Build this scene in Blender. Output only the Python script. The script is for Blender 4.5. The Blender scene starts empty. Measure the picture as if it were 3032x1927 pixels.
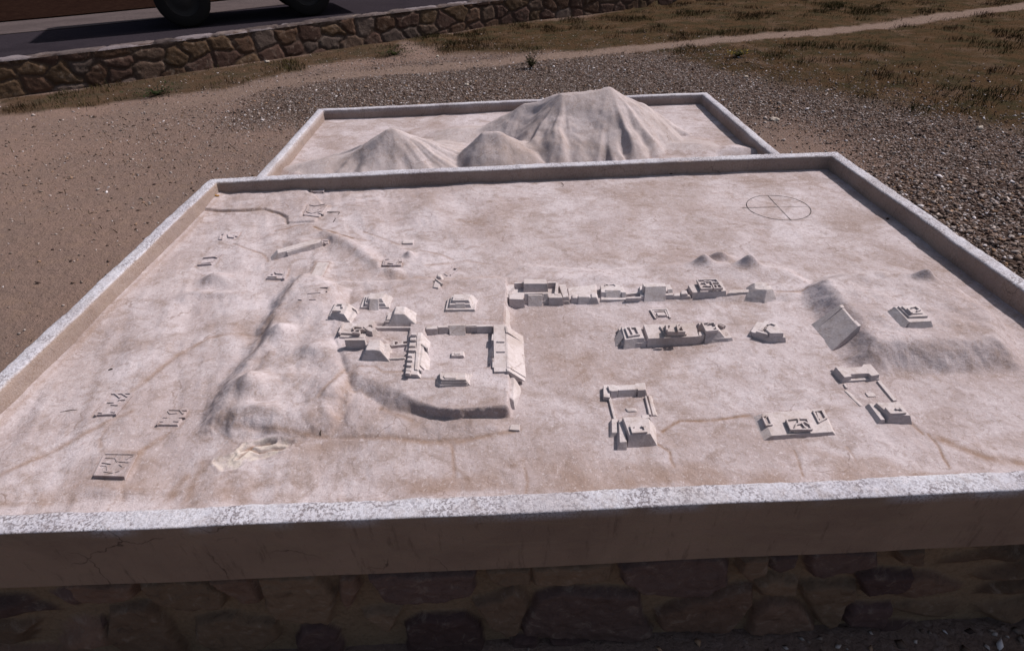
import bpy, bmesh, math, random
import numpy as np
from mathutils import Matrix, Vector

# ------------------------------------------------------------------ camera, world, sun, exposure
C = bpy.context.scene
C.view_settings.view_transform = 'Standard'
C.view_settings.look = 'None'
C.view_settings.gamma = 1.0
C.view_settings.exposure = 0.19
EYE = 1.62                                   # camera height over the ground, metres
PITCH, ROLL, YAW, FPX = 0.61727, -0.04225, 0.00286, 1700.0
PW, PH = 3032.0, 1927.0

def cam_dir(u, v):                           # photo direction -> world direction
    c, s = math.cos(ROLL), math.sin(ROLL)
    x = c*u - s*v; y = s*u + c*v
    cp, sp = math.cos(PITCH), math.sin(PITCH)
    fw = cp + y*sp; up = -sp + y*cp
    cy, sy = math.cos(YAW), math.sin(YAW)
    return (cy*x + sy*fw, -sy*x + cy*fw, up)
F0 = Vector(cam_dir(0, 0))
RT = Vector(cam_dir(1, 0)) - F0
UP = Vector(cam_dir(0, 1)) - F0
cam_data = bpy.data.cameras.new('camera')
cam_data.sensor_width = 36.0
cam_data.lens = 36.0*FPX/PW
cam_data.clip_start = 0.02; cam_data.clip_end = 500
cam_data.dof.use_dof = True
cam_data.dof.focus_distance = 2.0
cam_data.dof.aperture_fstop = 9.0
cam = bpy.data.objects.new('camera', cam_data)
C.collection.objects.link(cam)
M = Matrix.Identity(4)
for i in range(3):
    M[i][0] = RT[i]; M[i][1] = UP[i]; M[i][2] = -F0[i]
M[0][3], M[1][3], M[2][3] = 0, 0, EYE
cam.matrix_world = M
C.camera = cam

SUN_AZ, SUN_EL = math.radians(27), math.radians(47)      # azimuth measured from +X towards +Y
SD = Vector((math.cos(SUN_AZ)*math.cos(SUN_EL), math.sin(SUN_AZ)*math.cos(SUN_EL), math.sin(SUN_EL)))
W = bpy.data.worlds.new('World'); C.world = W
W.use_nodes = True
nt = W.node_tree; nt.nodes.clear()
sky = nt.nodes.new('ShaderNodeTexSky'); sky.sky_type = 'NISHITA'
sky.sun_disc = False; sky.sun_elevation = SUN_EL
sky.sun_rotation = math.radians(90) - SUN_AZ
sky.dust_density = 3.0; sky.air_density = 1.0
hs = nt.nodes.new('ShaderNodeHueSaturation'); hs.inputs['Saturation'].default_value = 0.75
bg = nt.nodes.new('ShaderNodeBackground'); bg.inputs['Strength'].default_value = 0.078
ow = nt.nodes.new('ShaderNodeOutputWorld')
nt.links.new(sky.outputs[0], hs.inputs['Color']); nt.links.new(hs.outputs[0], bg.inputs[0]); nt.links.new(bg.outputs[0], ow.inputs[0])
sl = bpy.data.lights.new('sun', 'SUN'); sl.energy = 4.4; sl.angle = math.radians(0.9); sl.color = (1.0, 0.92, 0.87)
so = bpy.data.objects.new('sun', sl); C.collection.objects.link(so)
so.rotation_euler = SD.to_track_quat('Z', 'Y').to_euler()

# ------------------------------------------------------------------ helpers
rng = np.random.default_rng(7)
random.seed(7)

def px(p, z):                                # photo pixel -> world point on the level z
    u = (p[0]-PW/2)/FPX; v = -(p[1]-PH/2)/FPX
    d = cam_dir(u, v); t = (z-EYE)/d[2]
    return np.array((d[0]*t, d[1]*t, z))
def px_depth(p, y):                          # photo pixel -> world point at distance y
    u = (p[0]-PW/2)/FPX; v = -(p[1]-PH/2)/FPX
    d = cam_dir(u, v); t = y/d[1]
    return np.array((d[0]*t, y, EYE+d[2]*t))
def zm(ox, oy, s):
    return lambda *pts: [(ox+x/s, oy+y/s) for x, y in pts]
zA = zm(550, 520, 4.026); zB = zm(950, 640, 4.782); zC = zm(950, 920, 3.705); zD = zm(1450, 780, 4.816)
zE = zm(1850, 700, 4.5); zF = zm(1750, 1040, 4.013); zG = zm(2300, 780, 3.06); zH = zm(0, 600, 2.391)
zI = zm(0, 1200, 2.105); zJ = zm(1000, 1280, 2.365); zK = zm(2000, 1280, 2.333); zO = zm(0, 0, 1/1.25966)
zR1 = zm(0, 0, 2.391); zR2 = zm(1000, 0, 2.391); zR3 = zm(2000, 0, 2.333)

def hashn(ix, iy, seed):
    h = (ix.astype(np.int64)*374761393 + iy.astype(np.int64)*668265263 + seed*1442695041) & 0x7fffffff
    h = ((h ^ (h >> 13))*1274126177) & 0x7fffffff
    h = (h ^ (h >> 16)) & 0xffff
    return h/65535.0
def vnoise(x, y, seed=0):
    ix = np.floor(x); iy = np.floor(y); fx = x-ix; fy = y-iy
    fx = fx*fx*(3-2*fx); fy = fy*fy*(3-2*fy)
    a = hashn(ix, iy, seed); b = hashn(ix+1, iy, seed); c = hashn(ix, iy+1, seed); d = hashn(ix+1, iy+1, seed)
    return (a*(1-fx)+b*fx)*(1-fy)+(c*(1-fx)+d*fx)*fy
def fbm(x, y, seed=0, o=4):
    s = 0; a = 1; n = 0
    for i in range(o):
        s = s + a*(vnoise(x*2**i, y*2**i, seed+i*17)-.5); n += a; a *= .5
    return s/n*2
def seg_dist(x, y, pts):
    best = np.full(np.shape(x), 1e9)
    for (ax, ay), (bx, by) in zip(pts[:-1], pts[1:]):
        dx, dy = bx-ax, by-ay; L = dx*dx+dy*dy+1e-12
        t = np.clip(((x-ax)*dx+(y-ay)*dy)/L, 0, 1)
        best = np.minimum(best, np.hypot(x-ax-t*dx, y-ay-t*dy))
    return best
def poly_sd(x, y, pts):                      # >0 inside
    d = seg_dist(x, y, list(pts)+[pts[0]])
    ins = np.zeros(np.shape(x), bool)
    n = len(pts)
    for i in range(n):
        x1, y1 = pts[i]; x2, y2 = pts[(i+1) % n]
        c = ((y1 > y) != (y2 > y)) & (x < (x2-x1)*(y-y1)/(y2-y1+1e-15)+x1)
        ins ^= c
    return np.where(ins, d, -d)
def sstep(a, b, x):
    t = np.clip((x-a)/(b-a), 0, 1); return t*t*(3-2*t)

def link(o, parent=None):
    C.collection.objects.link(o)
    if parent is not None: o.parent = parent
    return o
def tag(o, label=None, cat=None, group=None, kind=None):
    if label: o['label'] = label
    if cat: o['category'] = cat
    if group: o['group'] = group
    if kind: o['kind'] = kind
    return o
def thing(name, label, cat, loc=(0, 0, 0), group=None):
    o = bpy.data.objects.new(name, None); o.empty_display_size = .05
    o.location = [float(v) for v in loc]; link(o)
    return tag(o, label, cat, group)
def mesh_from(name, V, F, mat, parent=None, smooth=False, attrs=None, col=None):
    me = bpy.data.meshes.new(name)
    V = np.asarray(V, dtype=np.float32)
    if parent is not None: V = V - np.array(parent.location[:], dtype=np.float32)
    if isinstance(F, np.ndarray):
        k = F.shape[1]; n = F.shape[0]
        me.vertices.add(len(V)); me.vertices.foreach_set('co', V.ravel())
        me.loops.add(n*k); me.loops.foreach_set('vertex_index', F.ravel().astype(np.int32))
        me.polygons.add(n); me.polygons.foreach_set('loop_start', np.arange(0, n*k, k, dtype=np.int32))
        me.update(calc_edges=True)
    else:
        me.from_pydata(V.tolist(), [], F); me.update()
    for nme, arr in (attrs or {}).items():
        a = me.attributes.new(nme, 'FLOAT', 'POINT'); a.data.foreach_set('value', np.asarray(arr, dtype=np.float32).ravel())
    if col is not None:
        a = me.color_attributes.new('tint', 'FLOAT_COLOR', 'POINT')
        c4 = np.ones((len(V), 4), np.float32); c4[:, :3] = col; a.data.foreach_set('color', c4.ravel())
    if smooth: me.polygons.foreach_set('use_smooth', np.ones(len(me.polygons), bool))
    me.materials.append(mat)
    o = bpy.data.objects.new(name, me); link(o, parent)
    return o
def grid_faces(nr, nc, wrap=False):
    i = np.arange(nr-1)[:, None]; j = np.arange(nc if wrap else nc-1)[None, :]
    a = i*nc+j; b = i*nc+(j+1) % nc; c = (i+1)*nc+(j+1) % nc; d = (i+1)*nc+j
    return np.stack([a+0*b, b, c, d], -1).reshape(-1, 4)

# ------------------------------------------------------------------ materials
def new_mat(name, rough=.9):
    m = bpy.data.materials.new(name); m.use_nodes = True
    t = m.node_tree; b = t.nodes['Principled BSDF']
    b.inputs['Roughness'].default_value = rough
    b.inputs['Specular IOR Level'].default_value = .06
    return m, t, b
def N(t, typ, **k):
    n = t.nodes.new(typ)
    for a, v in k.items(): setattr(n, a, v)
    return n
def noise(t, scale, detail=4, rough=.6, stretch=None, dist=0):
    co = N(t, 'ShaderNodeNewGeometry').outputs['Position']
    if stretch:
        mp = N(t, 'ShaderNodeMapping'); mp.inputs['Scale'].default_value = stretch[:3]
        if len(stretch) > 3: mp.inputs['Rotation'].default_value = (0, 0, stretch[3])
        t.links.new(co, mp.inputs[0]); co = mp.outputs[0]
    n = N(t, 'ShaderNodeTexNoise'); n.inputs['Scale'].default_value = scale
    n.inputs['Detail'].default_value = detail; n.inputs['Roughness'].default_value = rough
    n.inputs['Distortion'].default_value = dist
    t.links.new(co, n.inputs['Vector']); return n.outputs['Fac']
def ramp(t, src, p0, p1, c0=0, c1=1):
    r = N(t, 'ShaderNodeMapRange'); r.interpolation_type = 'SMOOTHSTEP'
    r.inputs['From Min'].default_value = p0; r.inputs['From Max'].default_value = p1
    r.inputs['To Min'].default_value = c0; r.inputs['To Max'].default_value = c1
    t.links.new(src, r.inputs['Value']); return r.outputs[0]
def mixc(t, fac, a, b, mode='MIX'):
    m = N(t, 'ShaderNodeMix', data_type='RGBA', blend_type=mode)
    for sock, v in ((m.inputs['Factor'], fac), (m.inputs['A'], a), (m.inputs['B'], b)):
        if isinstance(v, (int, float)): sock.default_value = v
        elif isinstance(v, tuple): sock.default_value = (*v, 1)
        else: t.links.new(v, sock)
    return m.outputs['Result']
def mul(t, a, b):
    m = N(t, 'ShaderNodeMath', operation='MULTIPLY')
    for s, v in ((m.inputs[0], a), (m.inputs[1], b)):
        if isinstance(v, (int, float)): s.default_value = v
        else: t.links.new(v, s)
    return m.outputs[0]
def add(t, a, b):
    m = N(t, 'ShaderNodeMath', operation='ADD'); t.links.new(a, m.inputs[0])
    if isinstance(b, (int, float)): m.inputs[1].default_value = b
    else: t.links.new(b, m.inputs[1])
    return m.outputs[0]
def bump(t, b, h, dist, strength=1.0):
    n = N(t, 'ShaderNodeBump'); n.inputs['Distance'].default_value = dist; n.inputs['Strength'].default_value = strength
    t.links.new(h, n.inputs['Height']); t.links.new(n.outputs[0], b.inputs['Normal'])
def attr(t, name, out='Fac'):
    a = N(t, 'ShaderNodeAttribute', attribute_name=name); return a.outputs[out]

def plaster(name, light, mid, brown, streak=1.0, attrs=False, speck=.35, bd=.0016, detail_noise=1.0, side=False):
    m, t, b = new_mat(name, .92)
    big = ramp(t, noise(t, 3.2, 5, .6, dist=.6), .36, .66)
    st = ramp(t, noise(t, 8, 7, .68, (1.0, 1.45, 1, .7), 1.2), .46, .70)
    c = mixc(t, big, light, mid)
    c = mixc(t, mul(t, st, .55*streak), c, brown)
    blot = ramp(t, noise(t, 26, 5, .7, dist=.8), .5, .72)
    c = mixc(t, mul(t, blot, .62 if side else .42), c, brown)
    pale = ramp(t, noise(t, 15, 5, .7, dist=1.0), .55, .75)
    c = mixc(t, mul(t, pale, .45), c, (min(light[0]*1.2, .85), min(light[1]*1.2, .85), min(light[2]*1.22, .85)))
    # dirt gathers in big irregular washes
    ws = ramp(t, noise(t, 1.7, 6, .62, dist=1.4), .50, .64)
    c = mixc(t, mul(t, ws, .38), c, brown)
    if attrs:
        c = mixc(t, attr(t, 'stain'), c, (.20, .125, .085))
        c = mixc(t, attr(t, 'pale'), c, (.52, .46, .415))
    c = mixc(t, mul(t, ramp(t, noise(t, 48, 6, .8, dist=1.5), .52, .62), .42), c, brown)
    c = mixc(t, mul(t, ramp(t, noise(t, 70, 6, .8, dist=1.0), .54, .66), .36), c, (.60, .555, .60))
    # hairline cracks
    g = N(t, 'ShaderNodeNewGeometry').outputs['Position']
    w = N(t, 'ShaderNodeTexNoise'); w.inputs['Scale'].default_value = 9; w.inputs['Detail'].default_value = 4; t.links.new(g, w.inputs['Vector'])
    vm = N(t, 'ShaderNodeVectorMath', operation='MULTIPLY_ADD'); vm.inputs[1].default_value = (.16, .16, .16)
    t.links.new(w.outputs['Color'], vm.inputs[0]); t.links.new(g, vm.inputs[2])
    vo = N(t, 'ShaderNodeTexVoronoi', feature='DISTANCE_TO_EDGE'); vo.inputs['Scale'].default_value = 3.4
    t.links.new(vm.outputs[0], vo.inputs['Vector'])
    ck = mul(t, ramp(t, vo.outputs['Distance'], .002, .009, 1, 0), ramp(t, noise(t, 5, 3, .6), .52, .62))
    c = mixc(t, mul(t, ck, .5), c, (.15, .10, .08))
    f1 = noise(t, 330, 3, .75); f2 = noise(t, 120, 3, .7)
    c = mixc(t, mul(t, ramp(t, f1, .56, .74), speck), c, (.15, .115, .11))
    c = mixc(t, mul(t, ramp(t, f2, .58, .75), speck*.45), c, (.72, .68, .72))
    c = mixc(t, mul(t, ramp(t, noise(t, 60, 2, .5), .67, .72), .22), c, (.12, .09, .08))
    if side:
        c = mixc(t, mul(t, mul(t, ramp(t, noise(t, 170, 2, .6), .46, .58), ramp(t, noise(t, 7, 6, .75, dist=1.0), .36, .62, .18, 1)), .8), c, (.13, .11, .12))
    if side:                                  # sides browner and darker than the top: their shade put into the colour
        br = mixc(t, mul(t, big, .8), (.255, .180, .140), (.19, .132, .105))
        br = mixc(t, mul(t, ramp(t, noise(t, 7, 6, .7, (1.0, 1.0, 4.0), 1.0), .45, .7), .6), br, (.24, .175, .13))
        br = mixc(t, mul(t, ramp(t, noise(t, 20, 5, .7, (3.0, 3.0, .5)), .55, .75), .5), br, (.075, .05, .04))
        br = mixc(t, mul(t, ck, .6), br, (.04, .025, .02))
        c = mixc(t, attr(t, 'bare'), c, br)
    t.links.new(c, b.inputs['Base Color'])
    h = add(t, mul(t, noise(t, 150, 4, .75), .7*detail_noise), mul(t, noise(t, 40, 4, .6), .9))
    bump(t, b, h, bd)
    return m
M_relief = plaster('cast_relief_plaster', (.45, .40, .425), (.335, .28, .285), (.195, .138, .112), attrs=True, speck=.65, bd=.0026)
M_build = plaster('model_building_plaster', (.50, .455, .47), (.44, .39, .395), (.28, .22, .195), streak=.8, speck=.45, bd=.0015)
M_mount = plaster('mountain_plaster', (.42, .37, .385), (.345, .295, .295), (.25, .19, .165), streak=.6, bd=.0024, attrs=False)
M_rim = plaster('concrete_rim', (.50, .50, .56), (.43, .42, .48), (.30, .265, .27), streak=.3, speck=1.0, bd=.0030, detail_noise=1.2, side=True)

def stone_mat(name, mortar, bscale=1.0, disp=.004):
    m, t, b = new_mat(name, .88)
    c = attr(t, 'tint', 'Color')
    n1 = noise(t, 22*bscale, 6, .7, dist=.6); n2 = noise(t, 90*bscale, 4, .7)
    c = mixc(t, mul(t, ramp(t, n1, .5, .75), .5), c, (.035, .022, .02))
    c = mixc(t, mul(t, ramp(t, n1, .48, .3), .35), c, (.30, .24, .20))
    mo = mixc(t, mul(t, ramp(t, n2, .4, .7), .5), mortar, tuple(v*.55 for v in mortar))
    c = mixc(t, attr(t, 'joint'), c, mo)
    t.links.new(c, b.inputs['Base Color'])
    bump(t, b, add(t, mul(t, n1, 1.5), n2), disp)
    return m
M_plinth = stone_mat('plinth_stone', (.20, .14, .095))
M_wall = stone_mat('retaining_wall_stone', (.062, .042, .034), .45, .006)

def flat_mat(name, col, rough=.8, n=30, v=.4):
    m, t, b = new_mat(name, rough)
    c = mixc(t, mul(t, noise(t, n, 4), v*2), col, tuple(x*(1-v) for x in col))
    t.links.new(c, b.inputs['Base Color']); return m
M_line = flat_mat('scored_dark_line', (.05, .045, .045), .9, 80, .6)
M_twig = flat_mat('dry_twig', (.05, .035, .03))
M_leaf = flat_mat('dead_leaf', (.42, .24, .09))
M_scrap = flat_mat('pale_scrap', (.6, .52, .45))
M_tyre = flat_mat('tyre_rubber', (.02, .018, .018), .85)
M_body = flat_mat('dark_truck_paint', (.010, .008, .009), .4)
M_metal = flat_mat('dull_hub_metal', (.04, .036, .036), .6)
M_glass = flat_mat('dark_glass', (.02, .02, .025), .1)
M_lamp = flat_mat('lamp_lens', (.5, .35, .2), .2)
m, t, b = new_mat('tinted_stuff', .95); b.inputs['Specular IOR Level'].default_value = 0; t.links.new(attr(t, 'tint', 'Color'), b.inputs['Base Color']); M_tint = m

def ground_material():
    m, t, b = new_mat('earth_and_gravel', 1.0); b.inputs['Specular IOR Level'].default_value = 0
    big = ramp(t, noise(t, .8, 5, .6), .35, .65)
    soil = mixc(t, big, (.195, .135, .115), (.165, .12, .105))
    soil = mixc(t, mul(t, ramp(t, noise(t, 9, 6, .7), .45, .7), .6), soil, (.20, .14, .11))
    soil = mixc(t, mul(t, ramp(t, noise(t, 60, 4, .8), .55, .75), .65), soil, (.05, .033, .027))
    soil = mixc(t, mul(t, ramp(t, noise(t, 85, 3, .8), .6, .78), .5), soil, (.30, .25, .22))
    # gravel: cells of mixed stone colours with dark gaps
    g = N(t, 'ShaderNodeNewGeometry')
    vo = N(t, 'ShaderNodeTexVoronoi'); vo.inputs['Scale'].default_value = 55; t.links.new(g.outputs['Position'], vo.inputs['Vector'])
    cr = N(t, 'ShaderNodeValToRGB'); sep = N(t, 'ShaderNodeSeparateColor')
    t.links.new(vo.outputs['Color'], sep.inputs[0]); t.links.new(sep.outputs[0], cr.inputs[0])
    e = cr.color_ramp.elements; e[0].color = (.035, .026, .024, 1); e[0].position = 0; e[1].color = (.36, .325, .33, 1); e[1].position = 1
    x = e.new(.45); x.color = (.085, .06, .05, 1); x = e.new(.8); x.color = (.23, .185, .175, 1)
    gap = ramp(t, vo.outputs['Distance'], .35, .75)
    gr = mixc(t, gap, cr.outputs[0], (.03, .02, .018))
    c = mixc(t, mul(t, attr(t, 'gravel'), ramp(t, noise(t, 14, 4, .7), .3, .6, .35, 1)), soil, gr)
    gs = mixc(t, ramp(t, noise(t, 3, 5, .7), .4, .65), (.062, .038, .022), (.036, .030, .017))
    gs = mixc(t, mul(t, ramp(t, noise(t, 40, 4, .8), .5, .7), .7), gs, (.055, .035, .024))
    gs = mixc(t, mul(t, ramp(t, noise(t, 1.6, 5, .7), .5, .68), .7), gs, (.10, .066, .048))
    gs = mixc(t, mul(t, ramp(t, noise(t, 110, 2, .6), .66, .74), .6), gs, (.22, .19, .17))
    c = mixc(t, attr(t, 'grass'), c, gs)
    pa = mixc(t, ramp(t, noise(t, 25, 5, .8), .4, .7), (.19, .14, .12), (.12, .085, .07))
    c = mixc(t, attr(t, 'path'), c, pa)
    t.links.new(c, b.inputs['Base Color'])
    h = add(t, mul(t, noise(t, 70, 4, .8), 1.0), mul(t, noise(t, 12, 4, .6), 2.2))
    h = add(t, h, mul(t, mul(t, gap, attr(t, 'gravel')), -1.2))
    bump(t, b, h, .012)
    return m
M_ground = ground_material()
def road_mat(name, a, bcol, sc=40):
    m, t, b = new_mat(name, 1.0); b.inputs['Specular IOR Level'].default_value = 0
    c = mixc(t, ramp(t, noise(t, sc, 4, .8), .35, .7), a, bcol)
    c = mixc(t, mul(t, ramp(t, noise(t, 1.2, 4, .6), .45, .7), .4), c, tuple(v*.6 for v in a))
    t.links.new(c, b.inputs['Base Color']); bump(t, b, noise(t, 90, 3, .8), .005); return m
M_road = road_mat('dark_asphalt', (.024, .020, .026), (.036, .030, .036))
M_gutter = road_mat('pale_gutter_concrete', (.075, .06, .062), (.10, .08, .08), 18)
M_verge = road_mat('dark_verge_earth', (.012, .006, .005), (.022, .012, .009), 8)

# ------------------------------------------------------------------ ground
def toW(pts, z=0.0): return [tuple(px(p, z)[:2]) for p in pts]
PATH = toW([(420, 330), (627, 290), (800, 255), (1000, 222), (1418, 190), (1836, 148), (2214, 114), (2440, 94), (2600, 78), (2771, 54), (3028, 19)]) + [(14, 13.5)]
GRASS1 = toW([(1975, 160), (2200, 225), (2450, 275), (2750, 345), (3032, 405)]) + [(16, 7), (30, 30), (2, 20)] + toW([(1836, 36), (1502, 74), (1180, 118), (1300, 160)])
GRASS2 = toW([(0, 345), (376, 300), (669, 262), (1000, 185), (1200, 172), (1190, 110), (1000, 142), (711, 197), (335, 251), (0, 293)])
GRAVEL = toW([(820, 330), (1000, 240), (1500, 195), (1990, 160), (2200, 230), (2450, 282), (2800, 345), (3032, 420), (3032, 1200), (2780, 640), (2471, 449), (2087, 272), (1500, 290), (944, 330)])
def ground_masks(x, y):
    w = fbm(x*1.3, y*1.3, 5, 4)*.45; w2 = fbm(x*6, y*6, 9, 3)*.12
    gr = np.maximum(sstep(-.25, .25, poly_sd(x, y, GRASS1)+w+w2), .9*sstep(-.1, .14, poly_sd(x, y, GRASS2)+w*.4+w2))
    gv = sstep(-1.5, .3, poly_sd(x, y, GRAVEL)+w)
    gv = np.maximum(gv, .28*sstep(-3, 0, poly_sd(x, y, GRAVEL)+w))
    bx, by = px((2345, 430), 0)[:2]
    gv = gv*(1-.85*np.exp(-(((x-bx)/.55)**2+((y-by)/.75)**2)))
    gv = gv*(1-.45*gr)
    pd = seg_dist(x, y, PATH)
    pa = 1-sstep(.10, .30, pd+w2*1.0)
    pa *= sstep(-4.2, -1.5, x)*.6+.4
    return gr*(1-pa), gv*(1-pa*.85), pa
def gauss_axis(lo, hi, c0, c1, fine, coarse):
    out = [lo]
    while out[-1] < hi:
        v = out[-1]; d = max(c0-v, v-c1, 0)
        out.append(v+fine+(coarse-fine)*min(d/8, 1))
    return np.array(out)
gx = gauss_axis(-60, 60, -7, 10, .06, 4); gy = gauss_axis(-12, 60, -.5, 13, .06, 4)
GX, GY = np.meshgrid(gx, gy)
a_gr, a_gv, a_pa = ground_masks(GX, GY)
GZ = fbm(GX*1.1, GY*1.1, 3, 5)*.022*sstep(.1, .7, np.maximum(np.abs(GX-.1)-1.6, np.abs(GY-2.4)-1.7)) + a_gr*np.abs(fbm(GX*5, GY*5, 8, 3))*.03
WALLP = [(-9.4, 5.1), (-6.22, 7.63), (-5.11, 8.22), (-3.80, 9.10), (-2.55, 10.12), (.05, 11.85), (2.5, 13.15), (6.5, 15.2)]
def behind_wall(x, y):
    xs = [p[0] for p in WALLP]; ys = [p[1] for p in WALLP]
    return y-(np.interp(x, xs, ys)+np.where(x < xs[0], (x-xs[0])*.8, 0)+np.where(x > xs[-1], (x-xs[-1])*.5, 0))
ROADZ = .36
BW = behind_wall(GX, GY)
GZ = GZ + sstep(.12, .20, BW)*(ROADZ-.03)
ground = mesh_from('ground', np.stack([GX, GY, GZ], -1).reshape(-1, 3), grid_faces(*GX.shape), M_ground, smooth=True,
                   attrs=dict(grass=a_gr, gravel=a_gv, path=a_pa))
tag(ground, kind='structure')

def gz(x, y):
    i = np.clip(np.searchsorted(gx, x)-1, 0, len(gx)-2); j = np.clip(np.searchsorted(gy, y)-1, 0, len(gy)-2)
    fx = (x-gx[i])/(gx[i+1]-gx[i]); fy = (y-gy[j])/(gy[j+1]-gy[j])
    return (GZ[j, i]*(1-fx)+GZ[j, i+1]*fx)*(1-fy)+(GZ[j+1, i]*(1-fx)+GZ[j+1, i+1]*fx)*fy

# road, gutter and verge behind the wall
def wall_dist(p):
    q = px(p, ROADZ); return float(seg_dist(np.array([q[0]]), np.array([q[1]]), [(-25, -7.4)]+WALLP)[0])
RD1 = wall_dist((250, 80)); RD2 = (wall_dist((200, 50))+wall_dist((60, 62)))/2
print('ROAD', RD1, RD2, wall_dist((514, 17)))
def strip_mesh(name, d0, d1, z, mat):
    V = []; xs = np.linspace(-25, 22, 150)
    pts = np.array([(-25, -7.4)]+WALLP+[(22, 23.1)])
    L = np.r_[0, np.cumsum(np.hypot(*np.diff(pts, axis=0).T))]
    s = np.linspace(0, L[-1], 120); X = np.interp(s, L, pts[:, 0]); Y = np.interp(s, L, pts[:, 1])
    tx = np.gradient(X); ty = np.gradient(Y); k = np.hypot(tx, ty); nx, ny = -ty/k, tx/k
    nx = np.convolve(np.pad(nx, 6, 'edge'), np.ones(13)/13, 'valid'); ny = np.convolve(np.pad(ny, 6, 'edge'), np.ones(13)/13, 'valid')
    ds = np.linspace(d0, d1, 12)
    P = np.stack([X[None]+nx[None]*ds[:, None], Y[None]+ny[None]*ds[:, None], np.full((12, 120), z)+.0], -1)
    o = mesh_from(name, P.reshape(-1, 3), grid_faces(12, 120), mat, smooth=True); return tag(o, kind='structure')
strip_mesh('road', .22, RD1+.02, ROADZ, M_road)
strip_mesh('road_gutter', RD1, RD2, ROADZ+.008, M_gutter)
strip_mesh('verge', RD2-.05, 26, ROADZ+.03, M_verge)

# ------------------------------------------------------------------ stone walls with cut stones in mortar
STONE_COLS = np.array([(.13, .075, .05), (.10, .06, .052), (.16, .115, .09), (.085, .05, .045), (.15, .10, .055), (.18, .15, .14), (.11, .065, .04)])
def stone_face(s, t, cell, seed, cols, gap=.012, soft=.018):
    """irregular fitted stones as a Voronoi of stretched cells; returns relief 0..1, joint, tint"""
    cw, ch = cell
    n0 = fbm(s/cw*1.6, t/ch*1.6, seed, 3)
    u = s/cw+.22*n0; v = t/ch+.20*fbm(s/cw*1.7+9, t/ch*1.7, seed+3, 3)
    iu = np.floor(u); iv = np.floor(v)
    F1 = np.full(s.shape, 9.); F2 = np.full(s.shape, 9.); idc = np.zeros(s.shape)
    for du in (-2, -1, 0, 1, 2):
        for dv in (-2, -1, 0, 1, 2):
            cu = iu+du; cv = iv+dv
            h1 = hashn(cu, cv, seed); h2 = hashn(cu, cv, seed+50); h3 = hashn(cu, cv, seed+99)
            ax = (u-cu-.5-(h1-.5)*.8); ay = (v-cv-.5-(h2-.5)*.8)
            d = np.maximum(np.hypot(ax, ay), .75*(np.abs(ax)+np.abs(ay))) - (h3-.5)*.22
            nearer = d < F1
            F2 = np.where(nearer, F1, np.minimum(F2, d)); idc = np.where(nearer, h1*7.3+h2*13.7, idc); F1 = np.where(nearer, d, F1)
    e = (F2-F1)*min(cw, ch)*.5
    rel = sstep(gap*.3, gap+soft, e)
    joint = 1-sstep(gap*.35, gap*.9, e)
    k = (idc*97.3) % 1.0
    ci = (k*len(cols)).astype(int) % len(cols)
    tint = cols[ci]*(0.75+.5*((idc*31.7) % 1.0))[..., None]
    rel = rel*(.75+.5*((idc*53.1) % 1.0))
    return rel, joint, tint
def wall_strip(name, pts, prof, cell, seed, mat, parent, res, depth, cols, gap, capz=None, normal_sign=1, polys=None):
    pts = np.array(pts, float); L = np.r_[0, np.cumsum(np.hypot(*np.diff(pts, axis=0).T))]
    n = max(int(L[-1]/res), 2); s = np.linspace(0, L[-1], n)
    X = np.interp(s, L, pts[:, 0]); Y = np.interp(s, L, pts[:, 1])
    tx = np.gradient(X); ty = np.gradient(Y); k = np.hypot(tx, ty)+1e-12
    nx, ny = ty/k*normal_sign, -tx/k*normal_sign
    prof = np.array(prof, float)                 # (inset, z)
    LP = np.r_[0, np.cumsum(np.hypot(*np.diff(prof, axis=0).T))]
    m_ = max(int(LP[-1]/res), 2); tt = np.linspace(0, LP[-1], m_)
    ins = np.interp(tt, LP, prof[:, 0]); zz = np.interp(tt, LP, prof[:, 1])
    dn = np.gradient(zz); dz = np.gradient(ins); kk = np.hypot(dn, dz)+1e-12; on, oz = dn/kk, dz/kk
    S, T = np.meshgrid(s, tt)
    if polys is None: rel, joint, tint = stone_face(S, T, cell, seed, cols, gap)
    else: rel, joint, tint = polys(np.interp(s, L, pts[:, 0])[None]+0*T, zz[:, None]+0*S)
    rough = fbm(S*18, T*18, seed+7, 4)*.25+fbm(S*60, T*60, seed+8, 3)*.08
    D = depth*(rel + rough*(.3+rel) - .5)
    P = np.stack([X[None]+nx[None]*(D*on[:, None]-ins[:, None]), Y[None]+ny[None]*(D*on[:, None]-ins[:, None]), zz[:, None]+D*oz[:, None]], -1)
    o = mesh_from(name, P.reshape(-1, 3), grid_faces(m_, n), mat, parent, smooth=True, attrs=dict(joint=joint), col=tint.reshape(-1, 3))
    return o
wt = thing('retaining_wall', 'low retaining wall of irregular brown stones edging the road behind the gravel', 'wall', (WALLP[3][0], WALLP[3][1], 0))
wall_strip('stone_face', WALLP, [(0, -.05), (.03, .40)], (.33, .21), 21, M_wall, wt, .014, .018, STONE_COLS*.30+np.array((.12, .072, .055))*.30, .010)
CAPC = np.array([(.10, .08, .08), (.07, .055, .055), (.14, .12, .13)])
wall_strip('coping', WALLP, [(.028, .395), (.035, .418), (.24, .42), (.26, .30)], (.45, .25), 33, M_wall, wt, .025, .02, CAPC, .008)

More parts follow.
